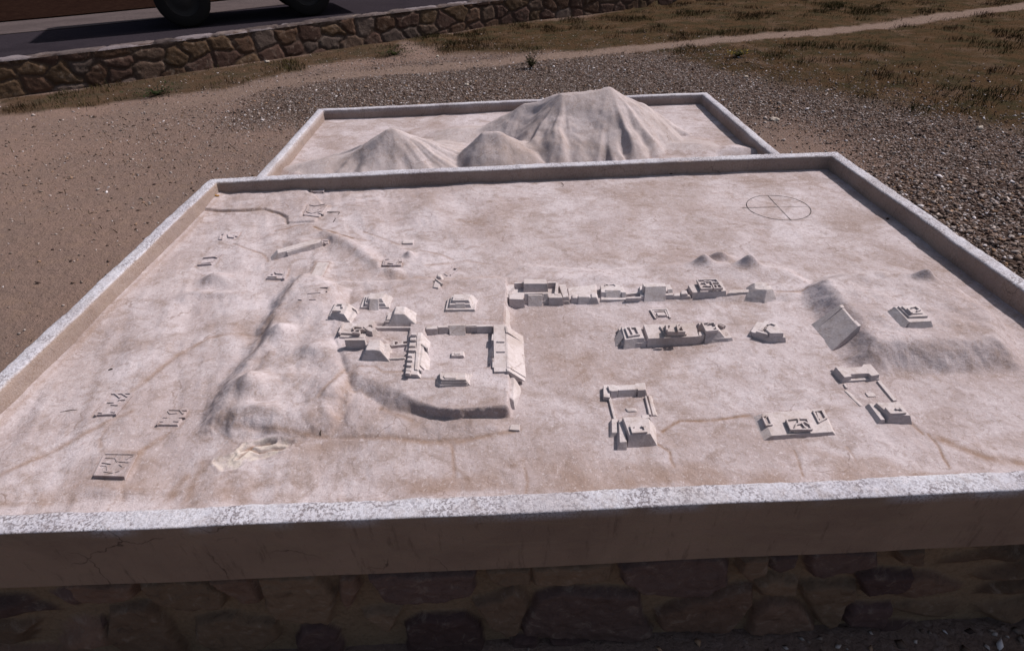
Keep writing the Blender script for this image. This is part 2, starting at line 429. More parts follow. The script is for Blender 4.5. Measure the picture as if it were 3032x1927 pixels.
# ------------------------------------------------------------------ display tables
RZ = .62                                      # rim top
X0, X1, Y0, Y1 = -1.452, 1.652, .752, 2.770   # front table, outside
RX0, RX1, RY1 = -1.232, 1.386, 4.022          # rear table, outside
RW = .052
FLOOR = RZ-.066
table = thing('model_table', 'big front display table with the plaster site model, white rim and stone plinth', 'display table', ((X0+X1)/2, (Y0+Y1)/2, 0))
table2 = thing('model_table', 'smaller rear display table carrying the model mountains, joined behind the big one', 'display table', ((RX0+RX1)/2, (Y1+RY1)/2, 0))

def rim_loop(name, x0, x1, y0, y1, zb, parent, seed, mat, sides='FRBL', res=.012, bow=.0):
    prof = [(.0, zb), (.0, zb+.02), (.0, RZ-.10), (.0, RZ-.03), (.0003, RZ-.004), (.0012, RZ-.001), (.004, RZ), (.016, RZ+.0003), (.025, RZ), (.034, RZ), (.043, RZ-.0003), (.049, RZ-.002), (RW, RZ-.007), (RW+.0006, RZ-.02), (RW+.001, RZ-.045), (RW+.002, RZ-.13)]
    pr = []
    for (a, b_), (c, d) in zip(prof[:-1], prof[1:]):
        k = max(1, int(math.hypot(c-a, d-b_)/.014))
        for q in range(k): pr.append((a+(c-a)*q/k, b_+(d-b_)*q/k))
    pr.append(prof[-1]); pr = np.array(pr)
    xs = np.linspace(0, 1, int((x1-x0)/res)); ys = np.linspace(0, 1, int((y1-y0)/res))
    path = []                                  # (x, y, nx, ny) inward offset directions, mitred
    def corner_w(t): return t
    for t_ in xs[:-1]: path.append((t_, 0))
    for t_ in ys[:-1]: path.append((1, t_))
    for t_ in xs[::-1][:-1]: path.append((t_, 1))
    for t_ in ys[::-1][:-1]: path.append((0, t_))
    path = np.array(path)
    ins = pr[:, 0][:, None]; U = path[:, 0][None]; V_ = path[:, 1][None]
    X = x0+ins+(x1-x0-2*ins)*U; Y = y0+ins+(y1-y0-2*ins)*V_
    Z = pr[:, 1][:, None]+0*X
    # hand-made unevenness
    w = fbm(X*2.2, Y*2.2+5, seed, 4)*.0045
    e = fbm(X*25+Z*13, Y*25, seed+5, 4)*.0016 + fbm(X*90, Y*90+Z*60, seed+6, 2)*.0006
    onx = (U == 1)*1.0-(U == 0)*1.0; ony = (V_ == 1)*1.0-(V_ == 0)*1.0
    side = np.where(pr[:, 0] < .02, 1, -1)[:, None]
    X = X+onx*(w+e*side)+0; Y = Y+ony*(w+e*side)
    if bow:
        Y = Y-bow*(1-(2*U-1)**2)*(V_ == 0)+bow*1.2*(1-(2*U-1)**2)*(V_ == 1)
    Z = Z+np.where(pr[:, 1][:, None] > RZ-.08, fbm(X*5, Y*5, seed+1, 4)*.0020+e*1.2, e*1.5)
    ch = np.clip(fbm(X*14, Y*14, seed+30, 3)-.55, 0, 1)*.03*np.exp(-((Z-RZ)/.02)**2)
    Z = Z-ch*(pr[:, 0][:, None] < .006)
    bare = sstep(-.0015, -.005, pr[:, 1][:, None]-RZ+fbm(X*12, Y*12, 61, 3)*.003+0*X)*(np.where(ins < .02, 1., .8))  # weight of the side shade painted into the rim colour, weaker on inner walls
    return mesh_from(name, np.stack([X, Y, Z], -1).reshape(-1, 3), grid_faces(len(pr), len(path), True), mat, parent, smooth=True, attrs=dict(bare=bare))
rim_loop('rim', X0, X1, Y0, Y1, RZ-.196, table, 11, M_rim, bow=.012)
# rear table rim: three sides, shares the far rim of the front table
def rim_rear():
    pts = [(RX0, Y1-.001), (RX0, RY1), (RX1, RY1), (RX1, Y1-.001)]
    prof = np.array([(.0, RZ-.196), (.0, RZ-.1), (.0, RZ-.03), (.001, RZ-.006), (.008, RZ-.001), (.02, RZ), (.034, RZ), (.045, RZ-.001), (.050, RZ-.006), (.052, RZ-.03), (.053, RZ-.07), (.054, RZ-.12)])
    segs = []; res = .012
    P = []
    n1 = int((RY1-Y1)/res); n2 = int((RX1-RX0)/res)
    path = [(0, t_) for t_ in np.linspace(0, 1, n1)[:-1]]+[(t_, 1) for t_ in np.linspace(0, 1, n2)[:-1]]+[(1, t_) for t_ in np.linspace(1, 0, n1)]
    path = np.array(path); U = path[:, 0][None]; V_ = path[:, 1][None]; ins = prof[:, 0][:, None]
    X = RX0+ins+(RX1-RX0-2*ins)*U; Y = Y1-.0+(RY1-ins-Y1)*V_; Z = prof[:, 1][:, None]+0*X
    e = fbm(X*25+Z*13, Y*25, 71, 4)*.0016; w = fbm(X*2.2, Y*2.2, 75, 4)*.006
    X = X+np.where((U == 0), w+e, 0)+np.where(U == 1, -w+e, 0); Y = Y+(V_ == 1)*(w+e)+(V_ == 1)*.012*(1-(2*U-1)**2)
    Z = Z+fbm(X*6, Y*6, 72, 4)*.0025+e-.0015
    bare = sstep(-.0035, -.008, prof[:, 1][:, None]-RZ+0*X)*(np.where(ins < .02, 1., .8))  # side shade painted into the colour here too
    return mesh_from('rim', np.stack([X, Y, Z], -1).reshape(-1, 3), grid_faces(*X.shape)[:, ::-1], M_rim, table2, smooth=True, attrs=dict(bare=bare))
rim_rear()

# plinth under the front rim: stones set one by one
def poly_stones():
    L = [zI((250, 1110), (600, 1100), (840, 1090), (830, 1180), (720, 1220), (450, 1210), (300, 1170)),
     zI((-60, 1170), (150, 1190), (330, 1260), (600, 1340), (640, 1370), (400, 1430), (250, 1600), (-60, 1600)),
     zI((680, 1290), (900, 1245), (1050, 1350), (1100, 1430), (1180, 1560), (720, 1560), (670, 1400)),
     zI((880, 1090), (1250, 1085), (1390, 1170), (1390, 1230), (1200, 1260), (1100, 1250), (960, 1200)),
     zI((1290, 1080), (1540, 1060), (1610, 1200), (1500, 1205), (1400, 1150)),
     zI((1590, 1060), (1960, 1045), (2090, 1180), (2060, 1350), (1900, 1340), (1720, 1310), (1650, 1230)),
     zI((1220, 1360), (1450, 1310), (1560, 1340), (1700, 1360), (1750, 1440), (1640, 1500), (1300, 1500), (1210, 1430)),
     zI((-60, 1000), (130, 1040), (180, 1130), (60, 1160), (-60, 1150)),
     zI((1870, 1400), (2000, 1380), (2105, 1420), (2150, 1560), (1860, 1560)),
     zJ((30, 1000), (120, 1000), (150, 1080), (110, 1180), (70, 1220), (30, 1120)),
     zJ((220, 980), (500, 975), (960, 965), (940, 1120), (760, 1170), (560, 1190), (330, 1180), (270, 1090)),
     zJ((1030, 950), (1350, 935), (1350, 1040), (1180, 1055), (1090, 1040)),
     zJ((1375, 930), (1930, 910), (1910, 1010), (1700, 1040), (1450, 1055), (1370, 1040)),
     zJ((190, 1270), (430, 1240), (370, 1380), (310, 1370)),
     zJ((480, 1360), (600, 1300), (880, 1285), (980, 1350), (1010, 1560), (500, 1560)),
     zJ((950, 1200), (1130, 1150), (1230, 1090), (1310, 1140), (1350, 1210), (1280, 1310), (1260, 1390), (1170, 1420), (1080, 1350), (1000, 1260)),
     zJ((1290, 1350), (1380, 1230), (1410, 1150), (1560, 1100), (2100, 1130), (2130, 1260), (2190, 1390), (2100, 1440), (1700, 1430), (1300, 1400)),
     zJ((1230, 1445), (1400, 1435), (1420, 1560), (1180, 1560)), zJ((1500, 1460), (1900, 1460), (2200, 1480), (2200, 1600), (1480, 1600)),
     [(1840, 1680), (1900, 1665), (2000, 1648), (2128, 1648), (2150, 1674), (2158, 1730), (2085, 1756), (2000, 1760), (1900, 1752), (1845, 1720)],
     [(1950, 1815), (2000, 1792), (2110, 1765), (2190, 1740), (2230, 1737), (2228, 1778), (2180, 1838), (2160, 1860), (2000, 1865), (1955, 1850)],
     zK((430, 850), (630, 835), (620, 950), (500, 990), (440, 930)), zK((650, 845), (840, 835), (820, 890), (710, 950), (650, 930)),
     zK((920, 820), (1050, 805), (1390, 805), (1390, 900), (1330, 925), (1100, 965), (920, 965)),
     zK((1520, 800), (1700, 790), (1710, 875), (1650, 895), (1540, 875)), zK((570, 1040), (650, 985), (850, 1030), (835, 1110), (600, 1110)),
     zK((880, 1065), (950, 1040), (1250, 1050), (1260, 1110), (1150, 1230), (1130, 1320), (1050, 1340), (980, 1300), (890, 1130)),
     zK((1270, 1000), (1350, 975), (1680, 970), (1680, 1030), (1590, 1080), (1330, 1105), (1300, 1050)),
     zK((560, 1220), (640, 1170), (760, 1170), (850, 1200), (950, 1340), (900, 1365), (500, 1375)),
     zK((1170, 1255), (1250, 1200), (1580, 1190), (1680, 1150), (1680, 1280), (1500, 1330), (1200, 1330)),
     zK((1720, 1010), (1850, 900), (2050, 885), (2270, 1035), (2200, 1140), (1950, 1290), (1850, 1280), (1830, 1170)),
     zK((1740, 800), (2100, 760), (2408, 740), (2430, 900), (2250, 940), (2000, 850), (1850, 830)),
     zK((2230, 1160), (2400, 1020), (2600, 1060), (2600, 1290), (1980, 1300))]
    out = []
    for P in L:
        out.append([((lambda q: (q[0], q[2]))(px_depth(p, Y0+.025))) for p in P])
    return out
PST = poly_stones()
PCOL = np.array([(.135, .085, .065), (.10, .066, .06), (.15, .102, .072), (.08, .050, .048), (.12, .08, .058)])*1.05
def plinth_polys(x, z):
    xx = x+fbm(x*14, z*14, 41, 3)*.012; z2 = z+fbm(x*14+7, z*14, 43, 3)*.010
    best = np.full(x.shape, -9.); idx = np.zeros(x.shape, int)
    for i, P in enumerate(PST):
        d = poly_sd(xx, z2, P)
        idx = np.where(d > best, i, idx); best = np.maximum(best, d)
    r2 = np.random.default_rng(3); k = r2.random(len(PST)); cc = PCOL[(k*5).astype(int)]*(0.8+.4*r2.random(len(PST)))[:, None]
    # far away from the traced stones use fitted cells
    rel, joint, tint = stone_face(x, z, (.24, .12), 55, PCOL, .02)
    far = (np.abs(x+.05) > 1.02) 
    rel1 = sstep(-.010, .006, best); j1 = 1-sstep(-.010, -.004, best)
    rel1 = rel1*.8
    return np.where(far, rel, rel1), np.where(far, joint, j1), np.where(far[..., None], tint, cc[idx])
bx0, bx1, by0, by1 = X0+.03, X1-.03, Y0+.024, Y1-.03
wall_strip('stone_plinth', [(bx0, by0), (bx1, by0)], [(0, -.03), (0, RZ-.18)], (.24, .13), 51, M_plinth, table, .0045, .034, PCOL, .02, polys=plinth_polys)
wall_strip('stone_plinth', [(bx1, by0), (bx1, by1), (bx0, by1), (bx0, by0)], [(0, -.03), (0, RZ-.18)], (.24, .13), 52, M_plinth, table, .014, .016, PCOL, .02)
wall_strip('stone_plinth', [(RX1-.03, Y1-.03), (RX1-.03, RY1-.03), (RX0+.03, RY1-.03), (RX0+.03, Y1-.03)], [(0, -.03), (0, RZ-.18)], (.24, .13), 53, M_plinth, table2, .014, .016, PCOL, .02)
def soffit(parent, x0, x1, y0, y1, zz):
    return mesh_from('soffit', [(x0, y0, zz), (x1, y0, zz), (x1, y1, zz), (x0, y1, zz)], [(3, 2, 1, 0)], M_rim, parent)
soffit(table, X0+.004, X1-.004, Y0+.004, Y1-.004, RZ-.193)
soffit(table2, RX0+.004, RX1-.004, Y1+.004, RY1-.004, RZ-.193)

# ------------------------------------------------------------------ relief of the front table
RES = .0038
rx = np.arange(X0+.03, X1-.03, RES); ry = np.arange(Y0+.03, Y1-.03, RES)
RXG, RYG = np.meshgrid(rx, ry)
FB = FLOOR
def w2(pts, z=None): return [tuple(px(p, FB+.004 if z is None else z)[:2]) for p in pts]
Hh = np.zeros(RXG.shape)
wob = fbm(RXG*9, RYG*9, 101, 4); wob2 = fbm(RXG*30, RYG*30, 103, 4)
O_ = lambda x, y: (x*1.25966, y*1.25966)
def plateau(pts, h, soft, jit=.012, z=None):
    sd = poly_sd(RXG, RYG, w2(pts, z))+wob*jit+wob2*jit*.3
    return h*sstep(-soft, soft*.3, sd)
softN = .009+.050*sstep(-.03, -.20, RXG-px(O_(1075, 960), FB+.02)[0])*sstep(px(O_(900, 800), FB+.02)[1], px(O_(900, 850), FB+.02)[1], RYG)
N_PL = plateau(zO((800, 830), (835, 885), (985, 945), (1062, 962), (1190, 952), (1192, 870), (1194, 770), (1190, 760), (1190, 655), (1025, 655), (850, 700), (782, 742), (785, 790)), .038, softN, .010, FB+.036)
W_HILL = plateau(zO((525, 985), (560, 905), (620, 810), (665, 715), (720, 660), (795, 690), (800, 800), (800, 900), (775, 985), (650, 1000)), .037, .068, .026)
W_HILL = np.maximum(W_HILL, plateau(zO((640, 1000), (760, 900), (850, 900), (1000, 960), (1062, 985), (1160, 1002), (900, 1008)), .009, .05, .02))
MIDT = plateau(zO((700, 665), (850, 662), (1190, 655), (1195, 760), (1000, 770), (780, 770), (690, 760)), .012, .03, .012)
S_HILL = plateau(zO((1934, 662), (1966, 706), (2010, 756), (2050, 815), (2200, 815), (2350, 805), (2330, 740), (2250, 680), (2130, 640), (2000, 643)), .055, .078, .016, FB+.045)
ROWT = plateau(zO((1190, 655), (1240, 625), (1420, 640), (1640, 620), (1850, 640), (1905, 668), (1850, 695), (1400, 705), (1195, 712)), .010, .03, .012)
SUNK = np.maximum(plateau(zC((1105, 705), (1165, 240), (1895, 225), (1850, 655), (1230, 690)), .017, .004, .002, FB+.02),
                  plateau(zC((620, 200), (985, 195), (965, 330), (930, 500), (730, 515), (755, 385), (630, 300)), .010, .004, .002, FB+.02))
UP_L = plateau(zO((470, 492), (560, 493), (620, 490), (655, 496), (672, 508), (674, 520), (740, 520), (760, 480), (700, 420), (480, 430)), .007, .006, .003)
Hh = np.maximum(Hh, N_PL); Hh = np.maximum(Hh, W_HILL+0); Hh = np.maximum(Hh, MIDT); Hh = np.maximum(Hh, S_HILL); Hh = np.maximum(Hh, ROWT); Hh = Hh+UP_L-SUNK
def bumpg(p, a, b_, h, ang=0, pw=1.0):
    global Hh
    x, y = w2([p])[0]
    dx, dy = RXG-x, RYG-y; c, s = math.cos(ang), math.sin(ang)
    u = (dx*c+dy*s)/a; v = (-dx*s+dy*c)/b_
    Hh = Hh+1.75*h*np.exp(-((u*u+v*v)**pw))
O = lambda x, y: (x*1.25966, y*1.25966)
for q in [(O(507, 655), .048, .034, .018), (O(466, 692), .055, .026, .011), (O(520, 690), .05, .02, .006), (O(440, 705), .03, .02, .005),
          (O(600, 925), .046, .044, .024), (O(668, 800), .036, .036, .017), (O(750, 845), .05, .035, .012), (O(700, 910), .05, .03, .006), (O(620, 980), .05, .02, .008), (O(800, 940), .06, .03, .006),
          (O(1652, 622), .032, .024, .020), (O(1690, 606), .040, .018, .018), (O(1757, 628), .034, .023, .024), (O(1700, 630), .12, .04, .005),
          (O(963, 597), .018, .02, .012), (O(2160, 682), .032, .018, .018), (O(275, 1075), .06, .03, .007), (O(270, 1150), .06, .02, .006),
          (O(1780, 640), .12, .05, .005), (O(1300, 660), .14, .04, .006), (O(1420, 655), .06, .03, .004), (O(700, 570), .06, .03, .006)]:
    bumpg(*q)
def ridge(pts, w, h, z=None, jit=.004):
    global Hh
    d = seg_dist(RXG, RYG, w2(pts, z))+wob*jit
    Hh = Hh+h*np.exp(-(d/w)**2)
ridge(zO((1935, 672), (1952, 694)), .030, .006, FB+.03)
ridge(zO((765, 548), (830, 578), (885, 615), (930, 640)), .030, .014); ridge(zO((655, 770), (600, 870)), .03, .006)
ridge(zO((715, 665), (665, 720), (645, 755)), .02, .005); ridge(zO((1060, 975), (1120, 978), (1190, 968)), .012, .003, FB+.02)
# long streaky undulation of the casting
Hh = Hh+fbm(RXG*2.4, RYG*2.4, 111, 4)*.010*(.3+.65*sstep(.2, -.3, RXG))+fbm(RXG*6, RYG*4, 112, 4)*.0055*(.25+.7*sstep(.2, -.3, RXG))
dirn = fbm(RXG*7+RYG*2.2, RYG*1.6-RXG*.5, 117, 4); Hh = Hh+dirn*.0115*(.25+.75*sstep(-.1, -.5, RXG))*(1-.8*N_PL/.038)
rough_area = np.clip(N_PL/.038*.5+W_HILL/.014+S_HILL/.03*.5, 0, 1.0)
Hh = Hh+fbm(RXG*14, RYG*14, 113, 5)*(.0014+.0052*rough_area*(1-.75*N_PL/.038))+np.minimum(0, fbm(RXG*22, RYG*22, 115, 3)+.12)*.0015*rough_area*(1-.8*N_PL/.038)
# keep the plaza and the compass patch smooth; raise a fillet along the left rim
fil = np.exp(-((RXG-(X0+RW))/.035)**2)*.010+np.exp(-((RYG-(Y0+RW))/.02)**2)*.008
Hh = Hh+fil
stain = np.zeros(RXG.shape); pale = np.zeros(RXG.shape)
PADS = [zA((1490, 188), (1640, 186), (1662, 122), (1532, 126)), zA((1410, 465), (1590, 490), (1695, 345), (1465, 340)), zA((960, 1222), (1170, 1228), (1225, 1100), (1040, 1110)), zA((1615, 815), (1695, 800), (1690, 765), (1625, 768)), zB((870, 692), (1130, 690), (1160, 600), (900, 602)), zH((668, 1500), (812, 1494), (932, 1345), (782, 1345)), zI((972, 118), (1105, 120), (1165, 25), (1045, 22)), zI((582, 436), (768, 442), (845, 300), (650, 295)), zA((390, 765), (590, 745), (640, 670), (450, 680)), zA((130, 1070), (330, 1055), (430, 930), (210, 960)), zA((1480, 1225), (1610, 1222), (1700, 1030), (1560, 1025))]
def groove(pts, w, dep, st, z=None, jit=.004):
    global Hh, stain
    d = seg_dist(RXG, RYG, w2(pts, z)); d = np.abs(d)+0
    d = np.maximum(d+wob2*jit*.6, 0)
    Hh = Hh-dep*np.exp(-(d/w)**2)
    stain = np.maximum(stain, 1.35*st*np.exp(-(d/(w*1.5))**2)*(.6+.4*sstep(-.3, .3, wob2)))
groove(zO((480, 494), (560, 494), (620, 490), (655, 497), (672, 508), (674, 521)), .006, .006, .5)
groove(zA((1060, 635), (1200, 615), (1310, 578), (1400, 578)), .005, .002, .6)
groove(zA((1530, 605), (1650, 650), (1800, 705), (1990, 745)), .005, .003, .8)
groove(zB((180, 240), (450, 315), (700, 330)), .004, .0012, .4); groove(zB((600, 210), (900, 310), (1100, 385)), .004, .001, .4)
groove(zB((1400, 460), (1700, 520), (1870, 590)), .004, .001, .5); groove(zB((1500, 680), (1800, 640), (2050, 600), (2391, 660)), .006, .001, .4)
groove(zA((560, 800), (700, 850), (900, 900), (950, 940), (975, 1005)), .004, .0016, .5)
groove(zH((930, 1340), (1050, 1250), (1250, 1080), (1480, 950), (1600, 930), (1700, 915), (1850, 940), (1890, 920)), .007, .0014, .5)
groove(zI((0, 440), (250, 320), (500, 190), (700, 90), (820, 40)), .007, .001, .5)
groove(zI((440, 590), (440, 520), (560, 450)), .009, .001, .55); groove(zI((760, 580), (775, 470), (830, 350), (900, 260), (1050, 160)), .007, .001, .5)
groove(zI((640, 290), (620, 210), (690, 110)), .004, .001, .4); groove(zI((1060, 560), (1090, 500), (1150, 440)), .012, .0, .5); groove(zI((1170, 570), (1210, 440), (1280, 350)), .012, .0, .5)
groove(zO((560, 1012), (700, 1022), (900, 1027), (1060, 1036), (1215, 1008)), .006, .0012, .5)
groove(zO((540, 1060), (690, 1050), (820, 1035)), .02, 0, .35)
groove(zF((850, 940), (950, 870), (1060, 810), (1300, 812), (1600, 785), (1890, 740)), .0035, .0018, .75)
groove(zF((700, 1040), (830, 1110), (940, 1180), (950, 1260), (1000, 1360)), .003, .0014, .7)
groove(zK((1750, 0), (1820, 80), (1860, 170), (1900, 230)), .0025, .0012, .75); groove(zK((1850, 40), (2000, 100), (2150, 160), (2408, 200)), .010, .001, .6)
groove(zK((820, 110), (850, 170), (885, 290)), .002, .001, .7); groove(zK((1190, 90), (1250, 180)), .002, .001, .6)
groove(zJ((740, 30), (800, 80), (810, 200), (820, 300)), .003, .001, .6); groove(zJ((0, 30), (300, 40), (700, 45), (900, 30), (1100, 10)), .004, .001, .5)
groove(zJ((1300, 200), (1330, 330), (1320, 410)), .003, .0005, .5); groove(zJ((800, 420), (870, 380), (800, 290)), .003, .0005, .4)
groove(zC((280, 700), (420, 640), (600, 640), (690, 700), (900, 700)), .003, .0014, .6, FB+.03)
groove(zC((0, 1010), (180, 830), (250, 740), (280, 700)), .005, .0015, .5, FB+.015)
groove(zC((1080, 715), (1090, 770), (1250, 775)), .003, .0014, .5, FB+.03)
groove(zC((660, 1060), (800, 1120), (1000, 1190)), .005, .001, .4, FB+.012); groove(zC((250, 930), (450, 900), (520, 950)), .004, .001, .4, FB+.015)
groove(zG((0, 262), (150, 265), (270, 235)), .003, .002, .7); groove(zG((1220, 1430), (1330, 1530)), .003, .0014, .7)
groove(zO((1545, 430), (1480, 470), (1500, 560)), .03, 0, .16); groove(zO((1080, 515), (1140, 525)), .012, 0, .4); groove(zO((850, 640), (1000, 655), (1180, 650)), .018, 0, .35)
groove(zO((700, 655), (1180, 652)), .004, .0012, .25)
groove(zI((1310, 130), (1400, 200), (1480, 250)), .003, .001, .4)
groove(zO((560, 770), (600, 800), (640, 770), (700, 740)), .02, .002, .35)
groove(zO((835, 880), (815, 930), (790, 1000)), .012, .003, .45, FB+.015); groove(zO((620, 860), (560, 960), (520, 1005)), .02, .003, .3); groove(zO((690, 680), (640, 760), (600, 840)), .016, .004, .35)
groove(zO((1300, 850), (1420, 880), (1350, 840)), .05, 0, .25); groove(zO((1600, 590), (1400, 600), (1250, 610)), .04, 0, .22)
# level pads under the little ruins
for q_ in PADS:
    sd = poly_sd(RXG, RYG, w2(q_, FB+.006)); ins_ = sd > 0
    if ins_.any():
        k_ = sstep(-.022, -.002, sd); Hh = Hh*(1-k_)+Hh[ins_].mean()*k_
        stain = np.maximum(stain, .5*np.exp(-((sd+.004)/.006)**2)*sstep(-.4, .3, wob2))
# brown washes on the flanks
stain = np.maximum(stain, .35*sstep(.1, .6, fbm(RXG*3+4, RYG*3, 131, 4))*.6)
stain = np.maximum(stain, .55*sstep(.25, .02, RYG-(Y0+RW))*sstep(-.2, .3, fbm(RXG*6, RYG*16, 133, 4)))
dl = RXG-(X0+RW); stain = np.maximum(stain, .35*np.exp(-((dl-.02)/.01)**2))
# flaked patch of pale plaster near the front
PP = w2(zI((1310, 360), (1330, 330), (1450, 300), (1520, 240), (1650, 205), (1790, 215), (1860, 215), (1790, 270), (1700, 310), (1560, 350), (1480, 400), (1380, 415)))
sd = poly_sd(RXG, RYG, PP)+wob2*.006
pin = sstep(-.001, .003, sd)
pale = pin*np.clip(.45+.9*fbm(RXG*60, RYG*40, 190, 4), .05, .9)
Hh = Hh+.0035*np.exp(-((sd-.002)/.004)**2)-pin*.003
CR = seg_dist(RXG, RYG, w2(zI((1480, 330), (1560, 270), (1620, 285), (1700, 262), (1760, 262))))+wob2*.003
CR2 = seg_dist(RXG, RYG, w2(zI((1500, 290), (1600, 240), (1720, 225))))+wob2*.004
for c_ in (CR, CR2):
    k_ = np.exp(-(np.maximum(c_, 0)/.0028)**2); Hh = Hh-.006*k_; stain = np.maximum(stain, .95*k_); pale = pale*(1-k_)
    k_ = np.exp(-((c_-.008)/.004)**2); Hh = Hh+.004*k_; pale = np.maximum(pale, k_*.25*pin)
# chips and pits
pit = vnoise(RXG*70, RYG*70, 141); Hh = Hh-.0012*sstep(.93, .99, pit)+fbm(RXG*75, RYG*75, 143, 3)*.0007
RZG = FB+Hh
relief = mesh_from('relief', np.stack([RXG, RYG, RZG], -1).reshape(-1, 3), grid_faces(*RXG.shape), M_relief, table, smooth=True,
                   attrs=dict(stain=np.clip(stain, 0, 1), pale=np.clip(pale, 0, 1)))

# terrain lookup and landing of photo pixels on it
def hz(x, y):
    fi = (x-rx[0])/RES; fj = (y-ry[0])/RES
    i = int(np.clip(fi, 0, len(rx)-2)); j = int(np.clip(fj, 0, len(ry)-2)); a = np.clip(fi-i, 0, 1); b_ = np.clip(fj-j, 0, 1)
    return float((RZG[j, i]*(1-a)+RZG[j, i+1]*a)*(1-b_)+(RZG[j+1, i]*(1-a)+RZG[j+1, i+1]*a)*b_)
def land(p):
    z = FB+.01
    for _ in range(14):
        q = px(p, z); z = z*.4+hz(q[0], q[1])*.6
    return np.array((q[0], q[1], z))

# ------------------------------------------------------------------ rear relief with mountains
mx = np.arange(RX0+.03, RX1-.03, .0055); my = np.arange(Y1-.03, RY1-.03, .0055)
MX, MY = np.meshgrid(mx, my)
def cone(segpts, H, rl, rr, rf, rb, p=1.2, gul=.10, k=9, seed=1, round_=.05):
    """hill around a summit ridge: different reach left/right/front/back, gullied flanks"""
    (ax, ay), (bx_, by_) = segpts
    dx, dy = bx_-ax, by_-ay; L = dx*dx+dy*dy+1e-9
    t_ = np.clip(((MX-ax)*dx+(MY-ay)*dy)/L, 0, 1)
    ox = MX-ax-t_*dx; oy = MY-ay-t_*dy
    ex = ox/np.where(ox < 0, rl, rr); ey = oy/np.where(oy < 0, rf, rb)
    r = np.hypot(ex, ey); th = np.arctan2(ey, ex)+fbm(MX*4, MY*4, seed+3, 2)*.35
    g = fbm(np.cos(th)*k*.45+seed, np.sin(th)*k*.45+r*.9, seed+11, 2)*1.5
    r = r*(1+gul*g*sstep(0, .5, r)) + fbm(MX*5, MY*5, seed, 4)*.11*sstep(0, .4, r)
    q = np.clip(1-r, 0, 1)
    h = H*(q**p)
    return np.where(q > 1-round_, H*(1-round_*p*.9)+(h-H*(1-round_*p*.9))*.45, h)
FR = RZ-.064
def summit(p, y): q = px_depth(p, y); return (q[0], q[1]), q[2]-FR
a1, h1 = summit(O(1322, 221), 3.32); a2, h2 = summit(O(1430, 212), 3.34)
b1_, hb = summit(O(1235, 246), 3.46); c1_, hc = summit(O(915, 300), 3.06); d1_, hd = summit(O(1138, 306), 3.02); d2_, _ = summit(O(1165, 304), 3.02)
m1 = cone((a1, a2), (h1+h2)/2+.004, .31, .38, .43, .50, .90, .15, 8, 3, .05)
peak = cone((a2, (a2[0]+.005, a2[1])), h2-.024, .28, .38, .40, .42, .92, .17, 9, 9, .06)
m1b = cone((b1_, summit(O(1300, 232), 3.40)[0]), hb+.012, .30, .3, .30, .34, .95, .12, 7, 5, .05)
m1e = cone((summit(O(1490, 238), 3.38)[0], summit(O(1510, 246), 3.38)[0]), summit(O(1500, 244), 3.38)[1], .30, .26, .36, .34, .95, .15, 7, 31, .08)
m1c = cone((summit(O(1085, 292), 3.5)[0], b1_), .045, .25, .25, .26, .2, 1.0, .1, 5, 6)
m1d = cone((summit(O(1560, 330), 3.12)[0], summit(O(1640, 335), 3.1)[0]), .03, .22, .2, .14, .2, 1.1, .1, 4, 8)
m2 = cone((c1_, (c1_[0]+.012, c1_[1])), hc, .42, .44, .27, .40, 1.30, .11, 9, 12, .05)
m2b = cone((summit(O(770, 362), 3.04)[0], summit(O(860, 335), 3.12)[0]), .060, .30, .2, .16, .10, 1.0, .1, 5, 14)
m3 = cone((d1_, d2_), hd, .19, .34, .19, .24, 1.02, .06, 6, 17, .10)
low = cone((summit(O(1775, 350), 2.97)[0], summit(O(1730, 343), 3.02)[0]), .028, .12, .16, .08, .12, 1.0, .1, 4, 19)
low2 = cone((summit(O(690, 395), 2.93)[0], summit(O(720, 372), 3.06)[0]), .022, .08, .14, .07, .1, 1.0, .1, 4, 21)
def smax(*a):
    s = 0
    for v in a: s = s+np.clip(v, 0, 9)**6
    return s**(1/6)
big = smax(m1, peak, m1e, m1b, m1c, m1d); lft = smax(m2, m2b); sm = m3
MH = smax(big, lft, sm, low, low2)
und = fbm(MX*2.5, MY*2.5, 151, 4)*.006+fbm(MX*22, MY*14, 153, 5)*(.0014+.0022*sstep(.01, .08, MH))
MH = MH+und+.004*np.exp(-(seg_dist(MX, MY, [px(p, FR)[:2] for p in zO((1090, 262), (900, 300), (780, 335))])/.012)**2)
MZ = FR+MH
Vv = np.stack([MX, MY, MZ], -1)
gyv, gxv = np.gradient(MZ, .0055, .0055); NRM = np.stack([-gxv, -gyv, np.ones_like(MZ)], -1); NRM /= np.linalg.norm(NRM, axis=-1, keepdims=True)
FF = grid_faces(*MX.shape)
fc = lambda A: A.reshape(-1)[FF].mean(1)
lab = np.zeros(len(FF), int)
thr = .012
stk = np.stack([fc(big), fc(lft), fc(sm)]); mxl = stk.argmax(0)+1
lab = np.where(stk.max(0) > thr, mxl, 0)
ms = np.zeros(MX.shape); 
for i, (nme, mt) in enumerate((('relief', M_relief), ('mountain', M_mount), ('mountain', M_mount), ('mountain', M_mount))):
    f = FF[lab == i]; u_, inv = np.unique(f, return_inverse=True)
    VV = Vv.reshape(-1, 3)[u_]
    o = mesh_from(nme, VV, inv.reshape(-1, 4), mt, table2, smooth=True, attrs=dict(stain=np.clip(fbm(VV[:, 0]*5, VV[:, 1]*5, 160, 4), 0, 1)*.4, pale=np.zeros(len(VV))))
    o.data.normals_split_custom_set_from_vertices(NRM.reshape(-1, 3)[u_].tolist())
    if i: o['label'] = ['', 'tall broad mountain with gullied flanks and a flat summit ridge', 'pointed mountain on the left with a broad right flank', 'small rounded hill between the two bigger mountains'][i]

